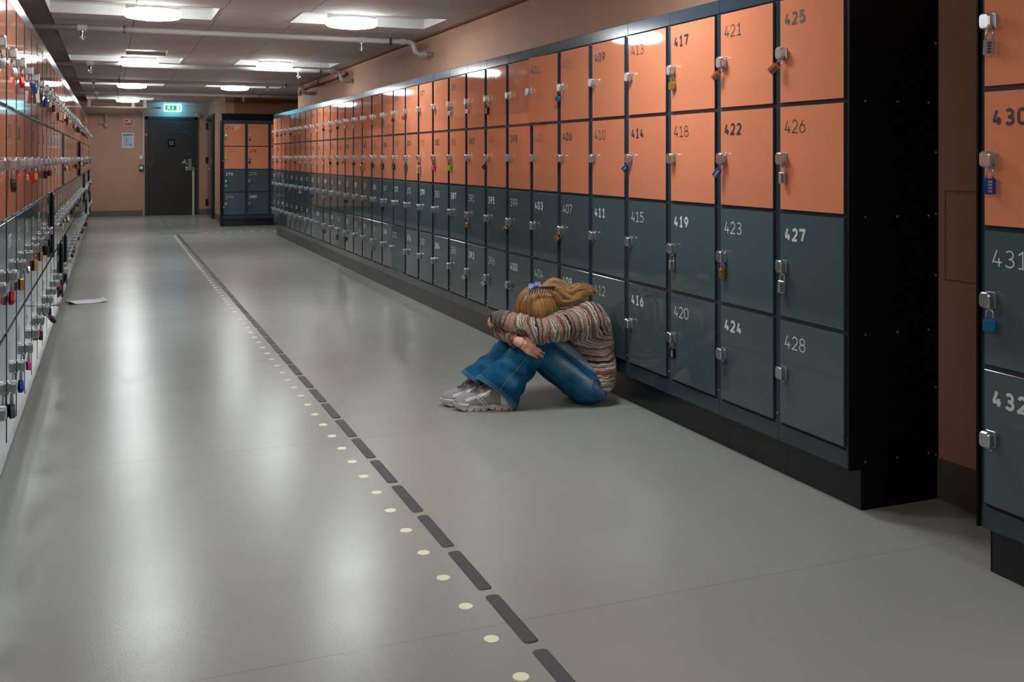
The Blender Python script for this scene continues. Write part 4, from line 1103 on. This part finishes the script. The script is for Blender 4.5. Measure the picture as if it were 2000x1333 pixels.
# trainers ---------------------------------------------------------------------------------------
M['shoe_mesh'] = paint('shoe_mesh_grey', srgb(150, 150, 152), .6, bump=.8, scale=700)
M['shoe_silver'] = paint('shoe_silver', srgb(214, 214, 213), .28, .5, var=.05, bump=.2, scale=80)
M['shoe_sole'] = paint('shoe_sole', srgb(202, 200, 190), .6, var=.07)
M['lace'] = paint('shoe_lace', srgb(120, 114, 126), .85, var=.1, bump=.4, scale=600)
M['logo'] = paint('shoe_white', srgb(225, 226, 226), .4)
shoe_mesh = {}
def build_shoe(name, heel, toe, label):
    heel = np.array(heel); toe = np.array(toe); ang = math.atan2(toe[1]-heel[1], toe[0]-heel[0])
    e = empty(name, tuple(heel), ang); e.parent = person; e.matrix_parent_inverse = Matrix.Translation(-Vector(PO)); e['label'] = label
    if not shoe_mesh:
        f = Field((-.03, -.065, -.004), (.295, .065, .15), .0028)
        f.ell((.235, .004, .036), (.045, .042, .034), .02); f.ell((.185, .002, .040), (.055, .043, .046), .03)
        f.ell((.115, 0, .052), (.060, .040, .056), .04); f.cap((.038, 0, .045), (.048, 0, .108), .042, .038, .03); f.ell((.025, 0, .045), (.040, .036, .045), .02)
        f.cap((.085, 0, .100), (.135, 0, .085), .024, .022, .03)
        f.cap((.045, 0, .125), (.048, 0, .16), .031, .031, 0, 's')
        X, Y, Z = f.coords(tuple(slice(0, int(q)) for q in f.n)); up_ = f.v.copy()
        f.v = np.maximum(f.v, .024-Z); P, F = f.mesh(1); shoe_mesh['upper'] = field_obj('upper', P, F, M['shoe_mesh']); shoe_mesh['bv'] = bvh(P, F)
        # overlays: toe wrap, eyelet stay, side stripes, heel counter
        zt = .036+.030*np.clip((X-.19)/.08, 0, 1)**2*0
        reg = np.minimum.reduce([np.maximum(Z-(.037+.006*np.clip((X-.2)/.05, 0, 1)), .205-X)*1.0,
              np.abs(Z-(.052+.10*(.215-X)/.1*.32)-.004)-.0085+np.where((X > .10) & (X < .225), 0, 1),
              np.abs((X-.152)-(Z-.05)*.9)-.006+np.where(Z < .075, 0, 1), np.abs((X-.134)-(Z-.05)*.9)-.0055+np.where(Z < .075, 0, 1),
              np.maximum(X-.055, Z-.085), np.maximum(np.abs(X-.115-(.09-Z)*.5)-.014, .068-Z)])
        reg = np.maximum(reg, .024-Z)
        f.v = np.maximum(up_-.0022, reg.astype(np.float32)); P, F = f.mesh(1); shoe_mesh['overlay'] = field_obj('overlay', P, F, M['shoe_silver'])
        # sole: rounded footprint with toe spring, waisted middle and tread grooves
        wv = .046-.010*np.exp(-((X-.105)/.035)**2)-.003*np.exp(-((X-.02)/.03)**2)
        fx = np.clip((X-.225)/.052, 0, 1); fb = np.clip((.022-X)/.045, 0, 1)
        ww = wv*np.sqrt(np.maximum(1-fx**2, 0))*np.sqrt(np.maximum(1-fb**2, 0))
        dxy = np.abs(Y)-ww
        zb = .018*np.clip((X-.205)/.07, 0, 1)**1.6+.006*np.clip((.0-X)/.03, 0, 1); ztop = .030+.006*np.clip((.08-X)/.08, 0, 1)+.012*np.clip((X-.22)/.05, 0, 1)**1.5
        zt2 = np.maximum(Z-ztop-.003*np.sin(X*75), zb-Z)
        a_ = np.maximum(dxy, zt2); a_ = np.where((dxy > -.005) & (zt2 > -.005), np.sqrt(np.maximum(dxy+.005, 0)**2+np.maximum(zt2+.005, 0)**2)-.005, a_)
        gr = np.maximum(np.abs(((X+.35*(Z-.01)+.004) % .034)-.017)-.0022, Z-.014)
        arch = np.sqrt((X-.108)**2+(Z+.018)**2)-.026
        f.v = np.maximum(np.maximum(a_, -gr), -arch).astype(np.float32); P, F = f.mesh(1); shoe_mesh['sole'] = field_obj('sole', P, F, M['shoe_sole'])
        bv = shoe_mesh['bv']
        def top(x, y):
            h = bv.ray_cast(Vector((x, y, .2)), Vector((0, 0, -1))); return (x, y, (h[0].z if h[0] else .06)+.0035)
        m = MB()
        for i in range(6):
            x = .195-.017*i
            for s_ in (-1, 1):
                m.tube([top(x, s_*.019), top(x-.005, s_*.010), top(x-.009, 0), top(x-.013, -s_*.010), top(x-.017, -s_*.020)], .0026, 6)
        for s_ in (-1, 1):   # bow loops and ends
            p0 = top(.108, 0)
            m.tube(spline([p0, (p0[0]+.01, s_*.016, p0[2]+.010), (p0[0]+.030, s_*.030, p0[2]-.004), (p0[0]+.036, s_*.022, p0[2]-.014), (p0[0]+.012, s_*.006, p0[2]+.002)], 4), .0024, 6)
            m.tube(spline([p0, (p0[0]+.02, s_*.012, p0[2]+.002), (p0[0]+.050, s_*.026, p0[2]-.018), (p0[0]+.062, s_*.036, p0[2]-.034)], 4), .0022, 6)
        shoe_mesh['laces'] = m.obj('laces', M['lace'], smooth=True)
        for k in ('upper', 'overlay', 'sole', 'laces'): shoe_mesh[k].parent = e
    else:
        for k in ('upper', 'overlay', 'sole', 'laces'): mesh_obj(k, None, None, None, e, mesh=shoe_mesh[k].data)
    return e
build_shoe('shoe', (1.805, 4.535, 0), (1.565, 4.598, 0), 'near silver and grey running shoe')
build_shoe('shoe', (1.775, 4.650, 0), (1.530, 4.700, 0), 'far silver and grey running shoe')
# ------------------------------------------------------------------ floor guide line
ORD = ['first','second','third','fourth','fifth','sixth','seventh','eighth','ninth','tenth','eleventh','twelfth','thirteenth','fourteenth','fifteenth','sixteenth','seventeenth','eighteenth','nineteenth','twentieth']
TENS = ['', '', 'twenty', 'thirty', 'forty', 'fifty', 'sixty', 'seventy', 'eighty', 'ninety']
def ordw(n):
    if n <= 20: return ORD[n-1]
    t, u = divmod(n, 10)
    if u == 0: return TENS[t][:-1]+'ieth'
    return TENS[t]+'-'+ORD[u-1]
def stadium(L, Wd, n=5):
    r = .012
    return rrect(Wd/2, L/2, r, n)
def f_strip():
    m = MB(); P = stadium(.296, .040); n = len(P)
    V = [(x*.80, z*.975, .0034) for x, z in P]+[(x, z, .0012) for x, z in P]+[(x, z, 0) for x, z in P]
    F = [tuple(range(n))]
    for r in range(2):
        for i in range(n): j = (i+1) % n; F.append((r*n+i, (r+1)*n+i, (r+1)*n+j, r*n+j))
    m.add(V, F)
    return m
proto_mesh('strip', f_strip, M['rubber'])
def f_dot():
    return MB().lathe([(.0198, 0), (.0195, .0012), (.018, .0016), (0, .0018)], 24)
proto_mesh('dot', f_dot, M['dot'])
for k in range(44):
    y = 2.140+.334*k
    o = bpy.data.objects.new('guide_strip', proto['strip']); col.objects.link(o)
    o.location = (.984-.0011*(y-2.2), y, 0)
    tag(o, f'dark rubber guide strip, {ordw(k+1)} of the dashed floor line from the bottom', 'floor strip', 'dashed floor guide line')
for k in range(75):
    y = 2.185+.199*k
    if y > 16.5: break
    o = bpy.data.objects.new('floor_dot', proto['dot']); col.objects.link(o)
    o.location = (.895+.001*(y-2.2), y, 0)
    tag(o, f'round cream floor dot, {ordw(k+1)} of the dotted line from the bottom', 'floor marker', 'cream floor dots')
# cross bar at the far end of the guide line and its row of dots to the right
for k in range(2):
    o = bpy.data.objects.new('cross_strip', proto['strip']); col.objects.link(o)
    o.location = (.86+.30*k, 16.85, 0); o.rotation_euler = (0, 0, PI/2)
    tag(o, f'dark strip lying crosswise at the far end of the guide line, {ordw(k+1)} from left', 'floor strip', 'cross bar of the guide line')
for k in range(7):
    o = bpy.data.objects.new('floor_dot', proto['dot']); col.objects.link(o)
    o.location = (1.42+.18*k, 16.85, 0)
    tag(o, f'cream marker dot in the crosswise row by the far bank, {ordw(k+1)} from the left', 'floor marker', 'crosswise floor dots')
jt = MB().box(-.006, .006, 16.95, 22.05, -.0005, .0012).obj('trim_3', M['skirting']); struct(jt); jt.location = (.92, 0, 0); jt.rotation_euler = (0, 0, 0)

# ------------------------------------------------------------------ sheet of paper on the floor
V = []; F = []; nx, ny = 20, 14
for j in range(ny+1):
    for i in range(nx+1):
        u, v = i/nx-.5, j/ny-.5
        z = .003+.030*max(0, u-.25)**2*16*.5+.05*max(0, -u-.32)**2*12+.010*(0.5+0.5*math.sin(u*5+v*3))*abs(v)
        V.append((u*.297, v*.21, z))
for j in range(ny):
    for i in range(nx):
        a = j*(nx+1)+i; F.append((a, a+1, a+nx+2, a+nx+1))
pp = mesh_obj('paper_sheet', V, F, M['paper'], smooth=True)
sol = pp.modifiers.new('t', 'SOLIDIFY'); sol.thickness = .0006
pp.location = (-.19, 9.18, .0); pp.rotation_euler = (0, 0, .22)
tag(pp, 'curled white sheet of paper lying on the floor beside the left-hand lockers', 'paper')

# ------------------------------------------------------------------ sprinkler pipes under the ceiling
def sprinkler(parent, x, y, z, big=True):
    m = MB(); m.lathe([(.016, .0), (.016, -.018), (.010, -.022), (.010, -.034)], 12, (x, y, z))
    s = m.obj('sprinkler_head', M['steel_dark'], parent, smooth=False)
    f = MB()
    for a in (0, PI):
        f.tube([(x+.010*math.cos(a), y, z-.032), (x+.019*math.cos(a), y, z-.045), (x+.017*math.cos(a), y, z-.060), (x, y, z-.070)], .0028, 6)
    f.lathe([(.019, -.070), (.019, -.0725), (0, -.0725)], 14, (x, y, z)); f.lathe([(.004, -.034), (.004, -.070)], 8, (x, y, z))
    f.obj('deflector', M['chrome'], s)
    MB().tube([(x+.026*math.cos(a), y+.026*math.sin(a), z-.05) for a in np.linspace(0, 2*PI, 17)[:-1]], .0022, 5, closed=True).obj('guard_ring', M['chrome'], s)
def clamp(parent, x, y, z, top=CZ, r=.03):
    m = MB(); m.tube([(x, y, z+r*.9), (x, y, top)], .004, 6); m.lathe([(r, -.010), (r, .010)], 16, (0, 0, 0)) if 0 else None
    V, F = tube([(x-.010, y, z), (x+.010, y, z)], r*1.12, 14); m.add(V, F)
    m.obj('pipe_clamp', M['steel_dark'], parent)
PW = ['nearest', 'second', 'third', 'fourth']
for k, (py, ex) in enumerate([(8.88, 2.60), (12.15, 2.62), (14.75, 2.62), (17.55, 3.4)]):
    pz = 2.262 if k else 2.275; r = .024
    e = empty('sprinkler_pipe', (0, py, 0)); tag(e, f'white-grey sprinkler pipe crossing under the ceiling, {PW[k]} from the viewer', 'pipe', 'sprinkler pipes')
    pts = [(LW, 0, pz), (ex-.07, 0, pz)]
    if k < 3:
        pts = [(LW, 0, pz), (ex-.12, 0, pz)]+spline([(ex-.08, 0, pz), (ex-.035, 0, pz-.012), (ex-.02, 0, pz-.05)], 4)+spline([(ex-.01, 0, pz-.085), (ex+.02, 0, pz-.105), (ex+.06, 0, pz-.108)], 4)+[(RW, 0, pz-.108)]
    MB().tube(pts, r, 14).obj('pipe', M['pipe'], e, smooth=True)
    for cx in (.1, 2.35): clamp(e, cx, 0, pz)
    for sx_ in (-.22, 2.09):
        j = MB(); V, F = tube([(sx_-.035, 0, pz), (sx_+.035, 0, pz)], r*1.25, 14); j.add(V, F); j.obj('pipe_tee', M['pipe'], e, smooth=False)
        sprinkler(e, sx_, 0, pz-.024)
    if k < 3:
        for cx, cz_ in ((ex-.13, pz), (ex+.07, pz-.108)):
            V, F = tube([(cx-.02, 0, cz_), (cx+.02, 0, cz_)], r*1.25, 14); MB().add(V, F).obj('pipe_sleeve', M['pipe'], e)
e = empty('beam_pipe', (0, 0, 0)); tag(e, 'long thin white conduit crossing the ceiling before the exit sign', 'pipe')
MB().tube([(LW, 21.2, 2.20), (.92, 21.2, 2.20)], .02, 10).obj('pipe', M['pipe'], e, smooth=True)
for cx in (-.4, .4, .62): MB().box(cx-.03, cx+.03, 21.18, 21.23, 2.20, CZ).obj('bracket', M['pipe'], e)
e = empty('wall_pipe', (0, 0, 0)); tag(e, 'pale pipe with a downward elbow on the far wall above the left lockers', 'pipe')
MB().tube([(-.7, 22.03, 2.13), (-.20, 22.03, 2.13)]+spline([(-.12, 22.03, 2.13), (-.10, 22.03, 2.11), (-.10, 22.03, 2.08)], 3)+[(-.10, 22.03, 1.86)], .024, 10).obj('pipe', M['pipe'], e, smooth=True)
MB().tube([(-.32, 22.03, 2.13), (-.28, 22.03, 2.13)], .034, 10).obj('pipe_tee', M['pipe'], e)
MB().tube([(-.10, 22.03, 1.90), (-.10, 22.03, 1.83)], .032, 10).obj('pipe_end', M['pipe'], e)
MB().box(-.24, -.08, 22.02, 22.10, 1.90, 1.912).obj('bracket', M['steel_dark'], e)
# horizontal pipe along the top of the right wall, in short pieces with elbows, seen above the far lockers
e = empty('corner_pipe', (0, 0, 0)); tag(e, 'brown painted pipe running along the top of the right wall towards the corner', 'pipe')
MB().tube([(RW-.05, 12.4, 2.27), (RW-.05, 15.4, 2.27)]+spline([(RW-.05, 15.5, 2.27), (RW-.05, 15.6, 2.25), (RW-.05, 15.6, 2.2)], 3)+[(RW-.05, 15.6, 2.17)], .026, 10).obj('pipe', M['wall'], e, smooth=True)
for cy_ in (12.6, 14.0, 15.3): MB().box(RW-.09, RW, cy_, cy_+.03, 2.235, 2.30).obj('bracket', M['steel_dark'], e)

# ------------------------------------------------------------------ end wall: door, signs, switches
d1 = empty('door_1', (1.168, YF, 0)); struct(d1)
m = MB(); hw = .525
m.box(-hw, -hw+.06, -.035, 0, 0, 2.06); m.box(hw-.06, hw, -.035, 0, 0, 2.06); m.box(-hw, hw, -.035, 0, 2.0, 2.06)
m.obj('door_frame', M['black_frame'], d1)
MB().cbox(-hw+.063, hw-.063, -.026, 0, .012, 1.997, .002).obj('door_leaf', M['black_door'], d1)
MB().box(-hw+.06, hw-.06, -.03, .0, 0, .010).obj('threshold', M['skirting'], d1)
h = MB(); h.box(.335, .395, -.034, -.026, .94, 1.18); h.obj('lock_plate', M['steel_dark'], d1)
h = MB(); h.tube([(.365, -.03, .985), (.365, -.075, .985), (.27, -.078, .985)], .010, 8); h.obj('door_handle', M['chrome'], d1, smooth=True)
h = MB(); h.tube([(.352, -.036, 1.12), (.378, -.036, 1.12)], .012, 8); h.obj('lock_cylinder', M['black_frame'], d1)
h = MB(); h.box(.20, .325, -.032, -.026, 1.055, 1.175); gs = h.obj('handle_sign', M['green_box'], d1, label='small green sign with white pictogram')
g2 = MB(); g2.box(.215, .245, -.034, -.032, 1.10, 1.125); g2.box(.255, .268, -.034, -.032, 1.095, 1.16); g2.box(.285, .310, -.034, -.032, 1.075, 1.088); g2.obj('pictogram', M['paper'], gs)
MB().box(.275, .33, -.04, -.026, .93, 1.03).obj('escape_latch', M['steel_dark'], d1)
MB().box(.41, .452, -.042, -.026, .0, .925).obj('glow_strip', M['yellow'], d1, label='pale yellow upright safety strip')
MB().box(.408, .454, -.05, -.026, .925, 1.01).obj('strip_cap', M['steel_dark'], d1)
MB().box(-.075, .07, -.032, -.026, 1.43, 1.59).obj('black_sign', M['side'], d1, label='black square plate with small outlined symbol')
g2 = MB()
for a in ((-.040, .034, 1.475, 1.480), (-.040, .034, 1.544, 1.549)): g2.box(a[0], a[1], -.034, -.032, a[2], a[3])
for a in ((-.040, -.035), (.029, .034)): g2.box(a[0], a[1], -.034, -.032, 1.475, 1.549)
g2.tube([(-.02, -.033, 1.49), (.005, -.033, 1.51), (.018, -.033, 1.535)], .003, 4)
g2.obj('symbol', M['num_light'], d1)
g2 = MB(); g2.tube([(.20, -.027, 1.735), (.30, -.027, 1.755)], .005, 4); g2.obj('scratch', M['ink'], d1)
ch = [(-.465+.0, -.04, 1.22)]+[(-.465+.03*i/1.0*.33, -.05, 1.22-.19*math.sin(PI*i/12)**.6) for i in range(1, 12)]+[(-.385, -.04, 1.30)]
MB().tube(ch, .004, 5).obj('door_chain', M['chrome'], d1)
MB().box(-hw+.005, -hw+.05, -.038, -.035, 1.66, 1.71).obj('orange_sticker', M['orange_tape'], d1, label='small orange sticker')
c = MB(); c.box(hw-.045, hw+.03, -.10, -.0, 2.06, 2.10); c.lathe([(.022, 0), (.026, .02), (.018, .045), (0, .05)], 12, (hw-.02, -.06, 2.095)); c.obj('door_sensor', M['pipe'], d1)

s = empty('exit_sign', (1.18, 21.86, 2.235))
tag(s, 'green lit emergency exit sign with white running figure, arrow and door above the black door', 'sign')
m = MB(); m.prism(rrect(.178, .078, .035, 6), -.0, .035, .004); m.obj('sign_body', M['sign_glow'], s)
m = MB(); m.prism(rrect(.166, .067, .02, 4), -.004, .0); m.obj('sign_rim', M['sign_white'], s)
m = MB(); m.prism(rrect(.148, .050, .004, 2), -.007, -.003); m.obj('sign_face', M['sign_green'], s)
g2 = MB(); yy0, yy1 = -.010, -.007
g2.box(.075, .128, yy0, yy1, -.036, .036)                        # doorway
g2.box(-.008, .008, yy0, yy1, -.010, .034); g2.prism([(-.026, -.006), (0, -.034), (.026, -.006)], yy0, yy1)
g2.prism([(-.062+.010*math.cos(a), .028+.010*math.sin(a)) for a in np.linspace(0, 2*PI, 11)[:-1]], yy0, yy1)
g2.prism([(-.092, -.004), (-.078, -.006), (-.056, .016), (-.072, .020)], yy0, yy1)
g2.prism([(-.118, -.030), (-.100, -.034), (-.074, -.006), (-.090, .002)], yy0, yy1)
g2.prism([(-.090, -.008), (-.066, -.014), (-.058, -.034), (-.048, -.032), (-.056, -.004), (-.076, .004)], yy0, yy1)
g2.prism([(-.118, .010), (-.088, .022), (-.072, .012), (-.074, .022), (-.088, .032), (-.120, .018)], yy0, yy1)
g2.obj('pictogram', M['sign_white'], s)
MB().box(-.12, .12, .012, .022, .078, .105).obj('sign_mount', M['pipe'], s)
MB().tube([(.18, .02, .05), (.45, .03, .04), (.72, .04, .03)], .006, 6).obj('sign_cable', M['pipe'], s)

s = empty('fire_sign', (.335, YF-.005, 1.93)); tag(s, 'small red fire hose sign with pale border on the far wall', 'sign')
MB().box(-.098, .098, -.006, 0, -.07, .07).obj('sign_border', M['pink_white'], s)
MB().box(-.086, .086, -.008, -.005, -.058, .058).obj('sign_face', M['red_sign'], s)
g2 = MB(); yy0, yy1 = -.010, -.008
g2.prism([(-.07, .0), (-.045, -.022), (-.045, .022)], yy0, yy1); g2.box(-.045, -.02, yy0, yy1, -.009, .009)
g2.box(-.012, .030, yy0, yy1, -.006, .045); g2.tube([(.035, -.009, .03), (.062, -.009, .03), (.062, -.009, -.04), (.045, -.009, -.045)], .006, 4)
g2.obj('pictogram', M['pink_white'], s)['kind'] = 'stuff'
s = empty('wall_notice', (.318, YF-.005, 1.56)); tag(s, 'white-framed printed notice with green header on the far wall', 'notice')
MB().box(-.112, .112, -.012, 0, -.152, .152).obj('frame', M['paper'], s)
MB().box(-.098, .098, -.014, -.011, -.136, .10).obj('notice_sheet', M['notice'], s)
MB().box(-.098, .098, -.014, -.011, .10, .136).obj('notice_header', M['notice_head'], s)
g2 = MB()
for k in range(9): g2.box(-.08, -.08+.04+.09*((k*7) % 5)/5, -.0155, -.014, .075-.022*k, .081-.022*k)
g2.box(.035, .065, -.0155, -.014, -.115, -.065); g2.box(-.025, -.018, -.0155, -.014, -.05, .06)
g2.obj('printed_lines', M['ink'], s)
s = empty('conduit', (.618, YF, 0)); tag(s, 'thin white upright cable conduit beside the black door frame', 'conduit')
MB().box(-.011, .011, -.02, 0, 1.25, 2.14).obj('channel', M['white_paint'], s)
MB().box(-.07, .045, -.03, 0, 2.14, 2.27).obj('junction_box', M['wall'], s)
s = empty('light_switch', (.575, YF, 1.21)); tag(s, 'small white switch box left of the black door', 'switch')
MB().cbox(-.035, .030, -.03, 0, -.045, .045, .004).obj('housing', M['white_paint'], s)
MB().cbox(-.015, .012, -.036, -.03, -.02, .02, .002).obj('rocker', M['paper'], s)
s = empty('door_release', (.575, YF, .995)); tag(s, 'dark green emergency door release box below the white switch', 'switch')
MB().cbox(-.045, .045, -.045, 0, -.062, .062, .006).obj('housing', M['green_box'], s)
MB().box(-.03, .03, -.047, -.045, -.02, .03).obj('label_plate', M['paper'], s)

d2 = empty('door_2', (1.9, 21.15, 0), -PI/2); struct(d2)
MB().cbox(-.50, .56, -.035, 0, 0.0, 2.08, .003).obj('door_frame', M['black_frame'], d2)
MB().cbox(-.45, .52, -.060, -.035, .01, 2.03, .003).obj('door_leaf', M['frame'], d2)
MB().tube([(.40, -.06, .98), (.40, -.105, .98), (.30, -.105, .98)], .010, 8).obj('door_handle', M['chrome'], d2, smooth=True)
MB().box(.385, .415, -.066, -.06, 1.08, 1.18).obj('lock_plate', M['chrome'], d2)
for z in (.28, 1.15, 1.85): MB().tube([(-.465, -.075, z-.07), (-.465, -.075, z+.07)], .016, 8).obj('hinge', M['carcass'], d2)
MB().box(-.30, .05, -.10, -.06, 1.94, 2.0).obj('door_closer', M['black_frame'], d2)
